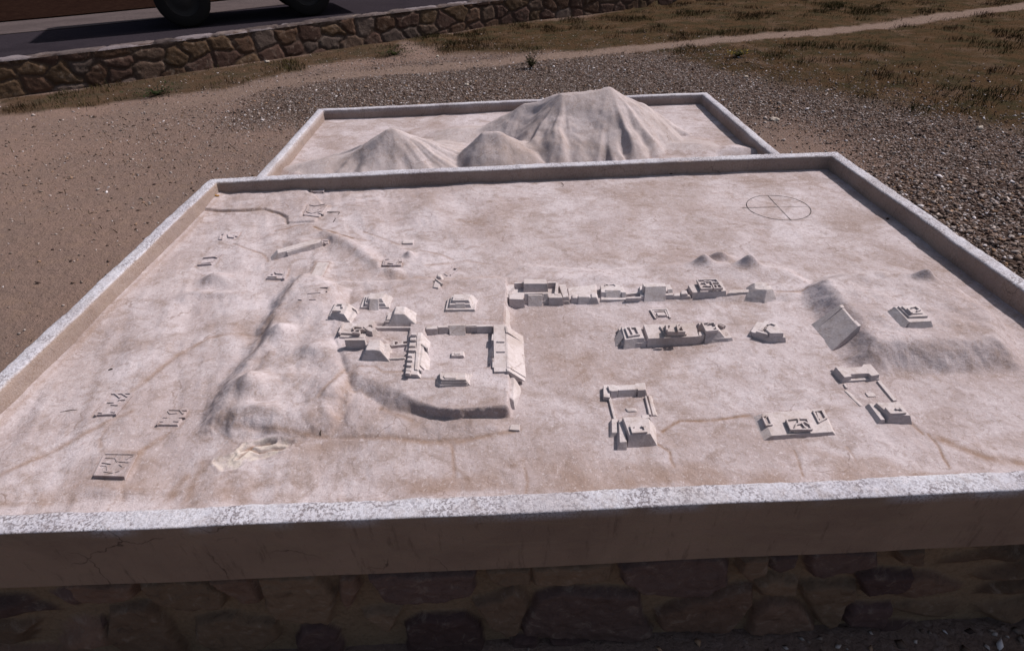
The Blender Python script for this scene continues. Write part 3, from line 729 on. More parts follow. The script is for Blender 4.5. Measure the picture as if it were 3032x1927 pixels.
# ------------------------------------------------------------------ miniature buildings
def offset_poly(P, offs):
    n = len(P); out = []
    lines = []
    for i in range(n):
        a = P[i]; b_ = P[(i+1) % n]; d = b_-a; d = d/(np.hypot(*d)+1e-12); nn = np.array((d[1], -d[0]))
        lines.append((a+nn*offs[i % len(offs)], d))
    for i in range(n):
        p, d = lines[i-1]; q, e = lines[i]
        den = d[0]*e[1]-d[1]*e[0]
        if abs(den) < 1e-4: out.append(q.copy()); continue
        t_ = ((q[0]-p[0])*e[1]-(q[1]-p[1])*e[0])/den
        v_ = p+d*t_
        if np.hypot(*(v_-P[i])) > 2.2*max(offs[(i-1) % len(offs)], offs[i % len(offs)])+.002: v_ = P[i]+((p-P[i-1])+(q-P[i]))*.6
        out.append(v_)
    return np.array(out)
class Mini:
    hs = 1.0; mat = M_build
    def __init__(s, name, label, cat, ref, group=None):
        s.g = land(ref); s.t = thing(name, label, cat, (s.g[0], s.g[1], s.g[2]), group); s.z = s.g[2]
    def slab(s, part, quad, ht, hb=-.012, off=(0.002,), rough=0, bev=.0009, label=None):
        ht *= s.hs; hb = hb*s.hs if hb > 0 else hb; off = tuple(o*s.hs for o in off)
        z = s.z+ht
        P = np.array([px(p, z)[:2] for p in quad])
        area = sum(P[i][0]*P[(i+1) % len(P)][1]-P[(i+1) % len(P)][0]*P[i][1] for i in range(len(P)))
        if area < 0: P = P[::-1]
        # off order: front, right, back, left for quads given FL FR BR BL
        k = (ht-hb)/max(ht, 1e-4) if -.013 < hb < 0 else 1
        B = offset_poly(P, [o*k for o in off])
        n = len(P); P = P+rng.normal(0, .0004, P.shape)
        V = [(x, y, z+rng.normal(0, .0003)) for x, y in P]+[(x, y, s.z+hb) for x, y in B]
        F = [list(range(n)), list(range(2*n-1, n-1, -1))]+[[i, n+i, n+(i+1) % n, (i+1) % n] for i in range(n)]
        bm = bmesh.new(); vs = [bm.verts.new(v) for v in V]
        for f in F: bm.faces.new([vs[i] for i in f])
        bmesh.ops.recalc_face_normals(bm, faces=bm.faces)
        if bev: bmesh.ops.bevel(bm, geom=list(bm.edges), offset=bev, segments=2 if not rough else 1, affect='EDGES', profile=.6, clamp_overlap=True)
        if rough:
            bmesh.ops.triangulate(bm, faces=bm.faces)
            for _ in range(4):
                ed = [e for e in bm.edges if e.calc_length() > .006]
                if not ed: break
                bmesh.ops.subdivide_edges(bm, edges=ed, cuts=1, use_grid_fill=True)
            ce = np.array([P[:, 0].mean(), P[:, 1].mean()])
            for v in bm.verts:
                x, y, zz = v.co
                d = float(fbm(np.array(x*45+zz*30), np.array(y*45-zz*20), 200, 4))*rough
                w = (zz-s.z-hb)/(ht-hb)
                v.co.z += d*(w > .3); v.co.x += d*.5; v.co.y += d*.5
            bmesh.ops.smooth_vert(bm, verts=bm.verts, factor=.5, use_axis_x=True, use_axis_y=True, use_axis_z=True)
        me = bpy.data.meshes.new(part); 
        bmesh.ops.translate(bm, verts=bm.verts, vec=-Vector(s.t.location))
        bm.to_mesh(me); bm.free()
        if rough: me.polygons.foreach_set('use_smooth', np.ones(len(me.polygons), bool))
        me.materials.append(s.mat)
        o = bpy.data.objects.new(part, me); link(o, s.t)
        if label: o['label'] = label
        return s
    def walls(s, part, lines, hb, ht, t_=.004):
        hb *= s.hs; ht *= s.hs
        for ln in lines:
            V = []; F = []
            Q = [px(p, s.z+ht)[:2] for p in ln]
            for a, b_ in zip(Q[:-1], Q[1:]):
                d = b_-a; L = np.hypot(*d); 
                if L < 1e-5: continue
                d = d/L; nn = np.array((-d[1], d[0]))*t_/2; a2_ = a-d*t_*.45; b2_ = b_+d*t_*.45
                zt = s.z+ht+rng.uniform(-.0006, .0006); zb = s.z+hb
                i = len(V)
                for zz in (zb, zt):
                    for q in (a2_-nn, b2_-nn, b2_+nn, a2_+nn): V.append((q[0]+rng.normal(0, .0002), q[1]+rng.normal(0, .0002), zz))
                F += [(i+3, i+2, i+1, i), (i+4, i+5, i+6, i+7), (i, i+1, i+5, i+4), (i+1, i+2, i+6, i+5), (i+2, i+3, i+7, i+6), (i+3, i, i+4, i+7)]
            mesh_from(part.replace('walls', 'wall'), V, F, s.mat, s.t)
        return s
TG = 'miniature temple platforms on the model'
RG = 'small ruined house foundations on the model'
def mini(name, label, cat, ref, group=None): return Mini(name, label, cat, ref, group)

# --- north platform group, upper left of the walled court
b = mini('model_temple', 'stepped temple with one grey central stair, behind the worn pyramid mound', 'model temple', zB((700, 1295))[0], TG)
b.slab('lower_tier', zB((560, 1288), (965, 1285), (1000, 1130), (620, 1120)), .006, off=(.002,))
b.slab('middle_tier', zB((622, 1235), (900, 1235), (980, 1115), (655, 1108)), .016, off=(.007, .010, .002, .004))
b.slab('upper_tier', zB((665, 1168), (865, 1168), (915, 1092), (700, 1090)), .027, off=(.018, .020, .002, .008))
b.slab('staircase', zB((692, 1172), (818, 1172), (822, 1158), (700, 1158)), .0275, off=(.026, 0, 0, 0))
b = mini('model_temple', 'two storey stepped temple with a split stair, alone above the court wall', 'model temple', zB((1970, 1345))[0], TG)
b.slab('lower_tier', zB((1765, 1325), (2175, 1320), (2195, 1160), (1800, 1160)), .006, off=(.002,))
b.slab('middle_tier', zB((1822, 1250), (2110, 1245), (2160, 1120), (1850, 1120)), .017, off=(.009, .009, .002, .006))
b.slab('upper_tier', zB((1862, 1190), (2088, 1190), (2130, 1106), (1885, 1106)), .026, off=(.009, .018, .002, .005))
b.slab('staircase', zB((1905, 1238), (2040, 1238), (2040, 1225), (1905, 1225)), .0185, off=(.014, 0, 0, 0))
b.slab('staircase', zB((1900, 1172), (2038, 1172), (2038, 1160), (1900, 1160)), .027, off=(.010, 0, 0, 0))
b = mini('model_temple', 'small temple with bright right flank, leftmost of the raised group', 'model temple', zB((260, 1440))[0], TG)
b.slab('lower_tier', zB((120, 1410), (400, 1480), (510, 1320), (200, 1240)), .008, off=(.004, .006, .003, .008))
b.slab('upper_tier', zB((165, 1345), (330, 1388), (400, 1240), (240, 1232)), .021, off=(.014, .022, .003, .008))
b.walls('room_walls', [zB((240, 1240), (305, 1238), (300, 1280)), zB((165, 1335), (275, 1335))], .019, .027, .004)
b.slab('balustrade', zB((385, 1265), (500, 1335), (505, 1325), (395, 1258)), .012, off=(.001, .004, .001, .002))
b = mini('model_mound', 'worn pyramid mound on a two step plinth behind the low terrace wall', 'model mound', zB((1080, 1510))[0], TG)
b.slab('plinth', zB((905, 1495), (1245, 1492), (1300, 1380), (960, 1380)), .005, off=(.001,))
b.slab('plinth', zB((930, 1465), (1215, 1465), (1270, 1360), (965, 1360)), .009, off=(.001,))
b.slab('mound', zB((1035, 1385), (1185, 1385), (1190, 1275), (1065, 1272)), .026, off=(.016, .034, .004, .018), rough=.004)
b = mini('model_ruin', 'small flat slab just left of the worn pyramid mound', 'model slab', zC((500, 150))[0])
b.slab('slab', zC((412, 150), (560, 157), (585, 108), (438, 100)), .009, off=(.001,))
b = mini('model_palace', 'courtyard palace with little room walls above the tall plain retaining block', 'model palace', zC((330, 290))[0])
b.slab('lower_terrace', zC((210, 285), (470, 292), (560, 160), (250, 150)), .005, off=(.0015,))
b.slab('upper_terrace', zC((192, 240), (400, 252), (530, 150), (238, 122)), .011, off=(.001,))
b.walls('room_walls', [zC((355, 200), (360, 172), (440, 176)), zC((385, 205), (470, 200)), zC((470, 170), (505, 200)), zC((200, 232), (240, 130)), zC((350, 235), (420, 240), (425, 215))], .009, .018, .004)
b.slab('side_block', zC((500, 210), (560, 230), (600, 200), (520, 175)), .016, off=(.004,))
b = mini('model_block', 'tall plain retaining block with a dark face below the courtyard palace', 'model block', zC((380, 425))[0])
b.slab('block', zC((262, 320), (480, 322), (492, 296), (258, 300)), .031, off=(.002, .001, 0, .002))
b = mini('model_mound', 'big worn two level mound right of the tall plain retaining block', 'model mound', zC((580, 540))[0], TG)
b.slab('plinth', zC((462, 482), (692, 482), (745, 360), (500, 360)), .016, off=(.006, .004, .002, .006), rough=.0012)
b.slab('mound', zC((490, 425), (650, 430), (650, 318), (535, 312)), .030, off=(.012, .022, .003, .010), rough=.003)
b = mini('model_wall', 'low maze of broken room walls right of the big worn temple mound', 'model ruin walls', zC((850, 370))[0])
b.walls('room_walls', [zC((670, 318), (740, 370), (760, 372)), zC((765, 370), (800, 366), (800, 330), (835, 332)), zC((840, 366), (890, 362), (895, 330), (955, 325)), zC((780, 376), (935, 362))], 0, .009, .005)
b = mini('model_wall', 'crumbled low wall joining the worn temple mound to the colonnade', 'model ruin walls', zC((820, 540))[0])
b.slab('wall', zC((712, 528), (925, 518), (925, 505), (712, 512)), .006, off=(.002,), rough=.003)
b = mini('model_wall', 'long low terrace wall running left of the colonnade top end', 'model wall', zC((800, 222))[0])
b.slab('wall', zC((605, 186), (985, 184), (985, 172), (605, 170)), .010, off=(.002,), bev=.001)
b = mini('model_colonnade', 'long bright hall with a row of dark niches, left of the walled court', 'model hall', zC((900, 640))[0])
b.slab('platform', zC((925, 690), (1060, 702), (1120, 255), (990, 240)), .009, -.022, off=(.001, .022, .001, .004))
for k, (y, xa, xb) in enumerate(((262, 992, 1045), (318, 985, 1040), (385, 975, 1032), (432, 960, 1040), (492, 965, 1000), (540, 950, 1002), (596, 940, 990), (650, 932, 985), (682, 928, 975))):
    b.slab('room_wall', zC((xa, y), (xb, y+3), (xb+5, y-22), (xa+5, y-24)), .017, .007, off=(.0006,), bev=.0006)
b.slab('roof', zC((1030, 640), (1062, 645), (1105, 235), (1060, 235)), .013, .007, off=(.001, .004, .001, .001))
b.slab('staircase', zC((1078, 600), (1090, 600), (1125, 380), (1100, 350)), .0095, -.02, off=(.001, .022, .001, 0))
b.walls('balustrade', [zC((1090, 352), (1162, 405)), zC((1068, 630), (1100, 650))], -.02, .011, .004)
b = mini('model_platform', 'long platform with five blocks closing the far side of the walled court', 'model platform', zC((1500, 140))[0])
b.slab('base', zC((1150, 196), (1885, 170), (1880, 150), (1150, 172)), .001, -.024, off=(.004, .001, .001, .002))
for q in (((1155, 200), (1278, 196), (1275, 165), (1165, 168)), ((1285, 182), (1392, 180), (1390, 155), (1285, 160)), ((1592, 168), (1700, 164), (1698, 150), (1592, 152)), ((1708, 174), (1882, 168), (1880, 150), (1708, 155))):
    b.slab('block', zC(*q), .004, -.024, off=(.007, 0, 0, 0))
b.slab('staircase', zC((1405, 162), (1582, 157), (1582, 145), (1405, 150)), .0055, -.018, off=(.024, .0, 0, .0))
b = mini('model_platform', 'massive platform with a broad bright stair, right of the walled court', 'model platform', zC((1990, 660))[0])
b.slab('platform', zC((1895, 668), (2048, 662), (2022, 150), (1895, 152)), .006, -.034, off=(.004, .030, .004, .003))
b.slab('landing', zC((1870, 325), (1900, 325), (1900, 255), (1878, 255)), .0055, -.024, off=(.003,))
b.slab('landing', zC((1880, 620), (1905, 620), (1905, 520), (1885, 520)), .0055, -.024, off=(.003,))
b.slab('court_stair', zC((1915, 520), (1925, 520), (1925, 345), (1912, 350)), .0062, -.016, off=(0, 0, 0, .022))
b.slab('plaza_stair', zC((2035, 618), (2060, 617), (2046, 250), (2026, 251)), .0070, -.032, off=(.002, .048, .002, 0))
b.slab('balustrade', zC((2028, 238), (2052, 237), (2044, 165), (2020, 166)), .0095, -.034, off=(.001, .048, .001, 0))
b.slab('balustrade', zC((2040, 660), (2064, 659), (2060, 625), (2036, 626)), .0090, -.030, off=(.001, .044, .001, 0))
b.slab('parapet', zC((1935, 338), (2015, 338), (2015, 322), (1935, 322)), .010, .004, off=(.0005,), bev=.0005)
b.slab('parapet', zC((1935, 448), (2020, 448), (2020, 432), (1935, 432)), .010, .004, off=(.0005,), bev=.0005)
b = mini('model_altar', 'little square altar alone in the middle of the walled court', 'model altar', zC((1490, 512))[0])
b.slab('altar', zC((1432, 492), (1560, 488), (1562, 440), (1436, 444)), .008, off=(.001, .004, .001, .001))
b.slab('top_slab', zC((1470, 476), (1530, 474), (1530, 452), (1470, 454)), .010, .006, off=(.0008,))
b = mini('model_temple', 'low rounded stepped temple with an oval top, near side of the court', 'model temple', zC((1450, 810))[0], TG)
b.slab('lower_tier', zC((1270, 790), (1310, 815), (1595, 805), (1650, 690), (1290, 690)), .006, off=(.002,))
b.slab('middle_tier', zC((1300, 765), (1320, 785), (1598, 780), (1625, 690), (1300, 680)), .012, off=(.002, .002, .004, .002))
b.slab('upper_tier', zC((1310, 740), (1330, 758), (1590, 756), (1590, 680), (1305, 675)), .018, off=(.002, .002, .010, .002))
b.slab('oval_top', zC((1340, 715), (1360, 738), (1480, 738), (1500, 700), (1490, 684), (1360, 684)), .0205, .014, off=(.001,))
b = mini('model_ramp', 'worn rubble ramp at the near end of the massive court platform', 'model ramp', zC((2100, 1050))[0])
b.slab('ramp', zC((2045, 935), (2115, 985), (2120, 735), (2055, 700)), .024, off=(.016, .016, .002, .004), rough=.004)
b = mini('model_ramp', 'bright sloping wing wall at the far end of the massive court platform', 'model ramp', zD((270, 880))[0])
b.slab('ramp', zD((195, 868), (235, 880), (235, 610), (195, 600)), .024, off=(0, .012, .001, .001), bev=.0012)
b = mini('model_slab', 'small bright square slab at the near foot of the raised group', 'model slab', zC((2120, 1305))[0])
b.slab('slab', zC((2068, 1300), (2178, 1308), (2180, 1245), (2085, 1245)), .005, off=(.001,))

# --- row along the far side of the plaza
Mini.hs = 1.28
b = mini('model_patio_palace', 'sunken patio palace with dark inner walls, left end of the far plaza row', 'model palace', zD((600, 598))[0])
b.slab('base', zD((215, 545), (1125, 540), (1010, 270), (215, 300)), .007, off=(.002,))
b.slab('front_block', zD((280, 505), (485, 512), (440, 425), (275, 420)), .020, off=(.005, .001, 0, .001))
b.slab('front_block', zD((215, 480), (272, 482), (270, 395), (215, 390)), .018, off=(.005, .001, 0, .001))
b.slab('front_block', zD((770, 432), (832, 432), (830, 415), (770, 415)), .024, off=(.014, .001, 0, .001))
b.slab('front_block', zD((845, 490), (1040, 488), (1010, 425), (840, 430)), .019, off=(.006, .001, 0, .001))
b.slab('front_block', zD((1048, 480), (1125, 476), (1080, 300), (985, 300)), .017, off=(.007, .004, 0, .001))
b.slab('front_stair', zD((500, 430), (765, 428), (765, 410), (495, 412)), .025, off=(.013, 0, 0, .002))
b.slab('front_stair', zD((545, 455), (750, 452), (750, 430), (545, 432)), .0225, off=(.016, 0, 0, 0))
b.slab('inner_platform', zD((485, 290), (822, 288), (800, 225), (488, 225)), .028, off=(.013, .001, .001, .001))
b.slab('patio_wall', zD((230, 395), (275, 395), (350, 320), (240, 318)), .018, off=(.002,))
b.slab('patio_wall', zD((350, 285), (485, 282), (485, 262), (350, 265)), .022, off=(.001,))
b.slab('patio_wall', zD((822, 280), (945, 276), (940, 258), (822, 262)), .022, off=(.001,))
b.slab('patio_wall', zD((925, 440), (975, 440), (975, 275), (945, 275)), .020, off=(.001,))
b = mini('model_platform', 'low collapsed platform with a rubble front, right of the sunken patio palace', 'model platform', zD((1350, 575))[0])
b.slab('platform', zD((1135, 500), (1530, 492), (1520, 300), (1110, 345)), .011, off=(.003,), rough=.002)
b.slab('front_block', zD((1175, 490), (1250, 488), (1245, 440), (1175, 445)), .015, off=(.004,), rough=.0015)
b.slab('front_block', zD((1260, 478), (1440, 474), (1430, 440), (1260, 445)), .017, off=(.009, .001, 0, .001), rough=.0012)
b.slab('front_block', zD((1452, 480), (1528, 480), (1520, 420), (1450, 425)), .017, off=(.007,), rough=.0012)
b = mini('model_temple', 'small temple with a square grey stair front, second in the far plaza row', 'model temple', zD((1760, 575))[0], TG)
b.slab('lower_tier', zD((1590, 520), (1950, 510), (1900, 330), (1570, 350)), .008, off=(.003,))
b.slab('upper_tier', zD((1592, 410), (1938, 405), (1850, 305), (1580, 310)), .020, off=(.010, .006, .001, .001))
b.slab('staircase', zD((1655, 385), (1868, 383), (1868, 365), (1655, 367)), .023, off=(.020, 0, 0, 0))
b.slab('balustrade', zD((1882, 415), (1942, 412), (1940, 395), (1880, 398)), .020, off=(.011, 0, 0, 0))
b.walls('room_walls', [zD((1645, 312), (1645, 290), (1690, 300)), zD((1720, 300), (1785, 292), (1785, 310))], .018, .0225, .003)
b = mini('model_wall', 'pair of thin low walls linking two temples of the far plaza row', 'model wall', zD((2030, 520))[0])
b.walls('wall', [zD((1950, 430), (2150, 410)), zD((1955, 490), (2150, 482))], -.002, .009, .006)
b = mini('model_temple', 'bulky temple with a broad grey stair front, middle of the far plaza row', 'model temple', zE((420, 860))[0], TG)
b.slab('lower_tier', zE((210, 790), (645, 780), (600, 640), (200, 660)), .012, off=(.004, .004, .001, .003))
b.slab('upper_tier', zE((252, 668), (545, 655), (532, 622), (240, 628)), .030, off=(.010, .006, .001, .002))
b.slab('staircase', zE((270, 672), (550, 660), (550, 650), (270, 660)), .0305, off=(.024, .002, 0, .0))
b.slab('balustrade', zE((575, 710), (635, 700), (625, 680), (570, 690)), .021, off=(.011, .003, 0, 0))
b = mini('model_ruin', 'heap of broken blocks right of the bulky temple in the far plaza row', 'model ruin', zE((760, 820))[0])
b.slab('block', zE((655, 790), (740, 785), (735, 750), (655, 755)), .009, off=(.002,), rough=.002)
b.slab('block', zE((750, 765), (840, 760), (815, 715), (752, 722)), .013, off=(.003,), rough=.0015)
b.slab('block', zE((745, 800), (880, 795), (870, 770), (745, 772)), .006, off=(.002,), rough=.0015)
b = mini('model_palace', 'square palace with a grid of small rooms in the far plaza row', 'model palace', zE((1100, 815))[0])
b.slab('terrace', zE((905, 748), (1348, 722), (1285, 600), (850, 650)), .014, off=(.006, .002, .001, .002))
b.slab('palace_base', zE((1020, 700), (1308, 690), (1225, 580), (965, 585)), .019, .012, off=(.0005,))
b.walls('room_walls', [zE((1022, 695), (965, 575), (1220, 568), (1302, 682), (1195, 686)), zE((1022, 695), (1165, 690)), zE((1165, 690), (1150, 655), (1100, 655)), zE((1195, 686), (1180, 655), (1150, 600)), zE((1060, 590), (1110, 600), (1150, 590)),
    zE((1020, 615), (1075, 615), (1095, 650), (1050, 652)), zE((1175, 610), (1230, 612)), zE((1190, 645), (1270, 640)), zE((1240, 680), (1225, 650))], .017, .024, .0032)
b = mini('model_wall', 'crumbled low wall running right from the room grid palace', 'model wall', zE((1500, 790))[0])
b.slab('wall', zE((1365, 760), (1560, 745), (1700, 735), (1700, 700), (1400, 720)), .007, off=(.002,), rough=.0025)
b = mini('model_mound', 'rounded rubble mound at the right end of the far plaza row', 'model mound', zE((1850, 770))[0], TG)
b.slab('mound', zE((1740, 700), (1890, 715), (1980, 690), (1880, 610), (1730, 610)), .021, off=(.016, .012, .006, .006, .018), rough=.003)

# --- plaza centre
b = mini('model_altar', 'sunken square altar outlined by nested low frames in the open plaza', 'model altar', zE((500, 1085))[0])
b.walls('outer_frame', [zE((410, 1080), (345, 972), (560, 962), (605, 1075))], -.002, .004, .005)
b.walls('inner_frame', [zE((435, 1068), (375, 990), (540, 985), (575, 1062))], -.002, .003, .004)
b.slab('altar', zE((440, 1050), (550, 1048), (528, 1010), (425, 1012)), .006, off=(.001,))
b = mini('model_temple', 'temple with a dark side stair, left of the long plaza centre block', 'model temple', zD((2000, 1200))[0], TG)
b.slab('lower_tier', zD((1880, 1130), (2125, 1135), (2250, 1120), (2160, 900), (1830, 920)), .011, off=(.002,))
b.slab('upper_tier', zD((1930, 1085), (2095, 1065), (2200, 1062), (2140, 892), (1880, 900)), .021, off=(.010, .008, .006, .002, .004))
b.slab('side_stair', zD((1905, 1055), (1930, 1045), (1890, 915), (1872, 930)), .018, off=(.002, 0, .002, .020))
b.walls('room_walls', [zD((1940, 910), (1985, 1030), (2045, 1022)), zD((2000, 905), (2055, 1015), (2135, 1008), (2085, 905), (2030, 905)), zD((1940, 910), (1975, 905))], .019, .026, .004)
b = mini('model_platform', 'long blocky platform carrying a small ruined shrine in the centre of the plaza', 'model platform', zE((650, 1470))[0])
b.slab('platform', zE((315, 1362), (985, 1330), (930, 1155), (250, 1175)), .021, off=(.004, .002, .001, .002))
b.slab('side_block', zE((990, 1325), (1062, 1300), (1030, 1262), (985, 1275)), .022, off=(.003, .002, .001, .0))
b.slab('shrine_base', zE((545, 1310), (825, 1300), (765, 1180), (465, 1190)), .026, .018, off=(.001,), bev=.0006)
b.slab('shrine', zE((575, 1272), (800, 1268), (765, 1175), (535, 1180)), .033, .024, off=(.002,), bev=.0006)
b.walls('room_walls', [zE((565, 1240), (560, 1180), (590, 1180)), zE((580, 1262), (650, 1262)), zE((715, 1240), (700, 1175), (720, 1160)), zE((720, 1262), (795, 1262), (760, 1190))], .031, .040, .005)
b = mini('model_temple', 'temple with sloping right side, right of the long plaza centre block', 'model temple', zE((1250, 1400))[0], TG)
b.slab('lower_tier', zE((1075, 1368), (1375, 1355), (1430, 1345), (1330, 1190), (985, 1150)), .008, off=(.003,))
b.slab('upper_tier', zE((1080, 1275), (1262, 1262), (1185, 1140), (1010, 1148)), .023, off=(.012, .020, .002, .003))
b.walls('room_walls', [zE((1085, 1255), (1035, 1148), (1100, 1140)), zE((1085, 1255), (1240, 1242), (1215, 1200)), zE((1130, 1150), (1185, 1142), (1200, 1165))], .021, .029, .004)
b.walls('balustrade', [zE((1255, 1165), (1320, 1195)), zE((1260, 1155), (1340, 1185))], .004, .016, .003)
b = mini('model_observatory', 'arrowhead shaped building set askew at the right end of the plaza centre', 'model observatory', zE((1850, 1385))[0])
b.slab('lower_tier', zE((1675, 1265), (1745, 1290), (1900, 1345), (2140, 1345), (2010, 1150), (1760, 1140)), .012, off=(.003,))
b.slab('roof', zE((1880, 1235), (1945, 1290), (2115, 1285), (2010, 1165), (1930, 1150)), .023, off=(.003,))
b.slab('stair_block', zE((1752, 1265), (1908, 1305), (1915, 1290), (1765, 1245)), .0185, off=(.002,))
b.slab('stair_block', zE((1775, 1245), (1830, 1250), (1930, 1125), (1870, 1120)), .019, off=(.001,))
b.walls('room_walls', [zE((1905, 1165), (1950, 1150), (2000, 1170))], .021, .027, .004)

# --- near row of the plaza
Mini.hs = 1.0
b = mini('model_temple_court', 'walled court with a tall pyramid, left complex of the near plaza row', 'model temple court', zF((560, 1140))[0], 'temple and court complexes on the near side of the plaza')
b.slab('rear_lower_tier', zF((150, 540), (225, 545), (210, 390), (150, 400)), .012, off=(.001,))
b.slab('rear_platform', zF((222, 468), (322, 462), (545, 450), (655, 458), (640, 372), (535, 378), (520, 392), (300, 402), (258, 388), (195, 405)), .018, off=(.004, .002, .004, .004, .001, .001, .001, .001, .001, .002))
b.slab('rear_stair', zF((325, 462), (540, 452), (540, 440), (325, 448)), .0182, off=(.008, 0, 0, 0))
b.slab('rear_flank', zF((240, 472), (318, 468), (318, 455), (240, 460)), .0185, off=(.006, 0, 0, .001))
b.slab('rear_flank', zF((558, 462), (648, 456), (645, 440), (556, 450)), .0185, off=(.006, .001, 0, 0))
b.slab('side_wall', zF((272, 800), (295, 800), (235, 545), (205, 545)), .006, off=(.001,))
b.slab('side_wall', zF((690, 750), (715, 748), (655, 525), (640, 530)), .007, off=(.001,))
b.slab('side_wall', zF((735, 755), (775, 755), (690, 520), (672, 520)), .004, off=(.001, .006, .001, .001))
b.slab('altar', zF((440, 705), (545, 702), (530, 672), (415, 670)), .004, off=(.002,), rough=.0015)
b.slab('terrace', zF((340, 1075), (420, 1075), (385, 800), (330, 800)), .019, off=(.010, .002, .0, .006))
b.slab('pyramid', zF((455, 990), (705, 975), (690, 800), (610, 800), (600, 775), (380, 785)), .031, off=(.014, .020, .002, .001, .002, .006))
b.slab('corner_block', zF((250, 960), (320, 960), (310, 800), (245, 800)), .012, off=(.008, 0, 0, .006))
b.slab('corner_block', zF((610, 800), (700, 790), (680, 745), (600, 755)), .028, off=(.001, .012, .001, .001))
b.walls('room_walls', [zF((505, 885), (480, 885), (500, 955), (655, 945), (635, 880), (615, 882))], .029, .036, .006)
b = mini('model_palace', 'broad terrace with three small walled houses, middle of the near plaza row', 'model palace', zF((2200, 1010))[0])
tp = [(2286, 1289), (2467, 1277), (2435, 1208), (2255, 1224)]
b.slab('terrace', tp, .011, off=(.004, .010, .002, .020), bev=.0012)
b.slab('house', zG((130, 1505), (325, 1502), (280, 1405), (85, 1415)), .016, .009, off=(.001,), bev=.0005)
b.walls('house_walls', [zG((130, 1500), (90, 1410), (180, 1400)), zG((130, 1500), (320, 1496), (275, 1402), (215, 1400)), zG((165, 1490), (180, 1450), (230, 1440), (260, 1480)), zG((200, 1440), (200, 1405)), zG((255, 1430), (290, 1450))], .015, .021, .0035)
b.walls('house_walls', [zG((385, 1430), (335, 1335), (410, 1325), (450, 1395), (385, 1430)), zG((385, 1400), (370, 1350))], .010, .016, .004)
b.walls('house_walls', [zF((2040, 770), (2085, 870), (2150, 862), (2110, 770)), zF((2040, 770), (2075, 762))], .010, .016, .004)
b = mini('model_temple_court', 'walled court with a low pyramid, right complex of the near plaza row', 'model temple court', zG((1100, 1430))[0], 'temple and court complexes on the near side of the plaza')
b.slab('rear_platform', zG((612, 1030), (680, 1020), (668, 1003), (830, 995), (858, 1018), (932, 1005), (850, 910), (785, 915), (770, 935), (612, 945), (598, 925), (535, 940)), .018, off=(.003, .001, .004, .001, .003, .002, .001, .001, .001, .001, .001, .006))
b.slab('rear_base', zG((612, 1065), (930, 1045), (900, 960), (500, 960)), .006, off=(.001, .001, .001, .004))
b.slab('side_wall', zG((625, 1125), (645, 1125), (625, 1085), (605, 1088)), .005, off=(.001,))
b.slab('side_wall', zG((755, 1290), (780, 1280), (635, 1140), (612, 1150)), .003, off=(.001,), rough=.0012)
b.slab('side_wall', zG((1055, 1240), (1085, 1235), (935, 1055), (910, 1062)), .006, off=(.001, .003, .001, .001))
b.slab('altar', zG((830, 1205), (905, 1200), (875, 1165), (800, 1170)), .004, off=(.001,))
b.slab('terrace', zG((945, 1415), (985, 1412), (890, 1265), (835, 1268)), .012, off=(.003, .001, .001, .008))
b.slab('pyramid', zG((1030, 1372), (1208, 1376), (1105, 1252), (905, 1262)), .021, off=(.008, .008, .001, .007))
b.walls('room_walls', [zG((1000, 1310), (1035, 1350), (1160, 1345), (1120, 1305), (1090, 1310))], .019, .026, .006)

# --- right hill
b = mini('model_staircase', 'broad dark stair slab with side balustrades climbing the right hill', 'model staircase', zG((520, 640))[0])
b.slab('stair_slope', zG((690, 520), (705, 515), (605, 398), (585, 402)), .053, off=(.001, .003, .001, .066))
b.slab('balustrade', zG((738, 570), (765, 560), (715, 516), (690, 520)), .0555, off=(.001, .003, .001, .068))
b.slab('balustrade', zG((590, 402), (615, 396), (595, 372), (565, 376)), .0555, off=(.001, .003, .001, .066))
b = mini('model_temple', 'small square temple with dark left stair on top of the right hill', 'model temple', zG((1200, 580))[0], TG)
b.slab('lower_tier', zG((1200, 530), (1400, 520), (1290, 385), (1060, 390)), .016, off=(.008, .008, .003, .005))
b.slab('side_stair', zG((1200, 530), (1210, 525), (1080, 392), (1070, 392)), .0165, off=(.001, 0, .001, .017))
b.slab('upper_tier', zG((1205, 482), (1368, 475), (1265, 375), (1100, 385)), .022, .012, off=(.002,))
b.slab('top_tier', zG((1215, 455), (1325, 448), (1260, 382), (1135, 388)), .026, .018, off=(.0015,), bev=.0005)
b.walls('room_walls', [zG((1190, 405), (1225, 440)), zG((1225, 395), (1260, 385), (1300, 415), (1275, 425))], .024, .031, .004)

# --- scattered ruins and flat foundations
def ruin(label, ref, quad, h, lines, hw=.0032, t_=.0035, cat='model ruin', name='model_ruin', group=RG):
    b = mini(name, label, cat, ref, group)
    P_ = [land(p) for p in (quad or [q for l in lines for q in l])]
    b.z = float(np.mean([p[2] for p in P_]))+.0030; b.mat = M_relief
    if quad: b.slab('foundation', quad, h, off=(.001,), bev=.0005)
    if lines: b.walls('room_walls', lines, h-.003, h+hw*.65, t_)
    return b
ruin('tiny walled house foundation right under the far rim of the big table', zA((1570, 200))[0], zA((1490, 188), (1640, 186), (1662, 122), (1532, 126)), .002, [zA((1492, 184), (1532, 128), (1660, 124), (1640, 184)), zA((1495, 186), (1640, 186)), zA((1530, 155), (1570, 140), (1600, 160), (1630, 135)), zA((1560, 160), (1640, 158))], .007, .004)
ruin('foundation with curved dark walls beside a scored rectangle', zA((1520, 480))[0], zA((1410, 465), (1590, 490), (1695, 345), (1465, 340)), .0015, [zA((1480, 345), (1540, 358), (1650, 338)), zA((1440, 425), (1500, 445), (1545, 435), (1610, 420)), zA((1412, 462), (1460, 345)), zA((1580, 440), (1640, 460)), zA((1580, 400), (1660, 350))], .006, .004)
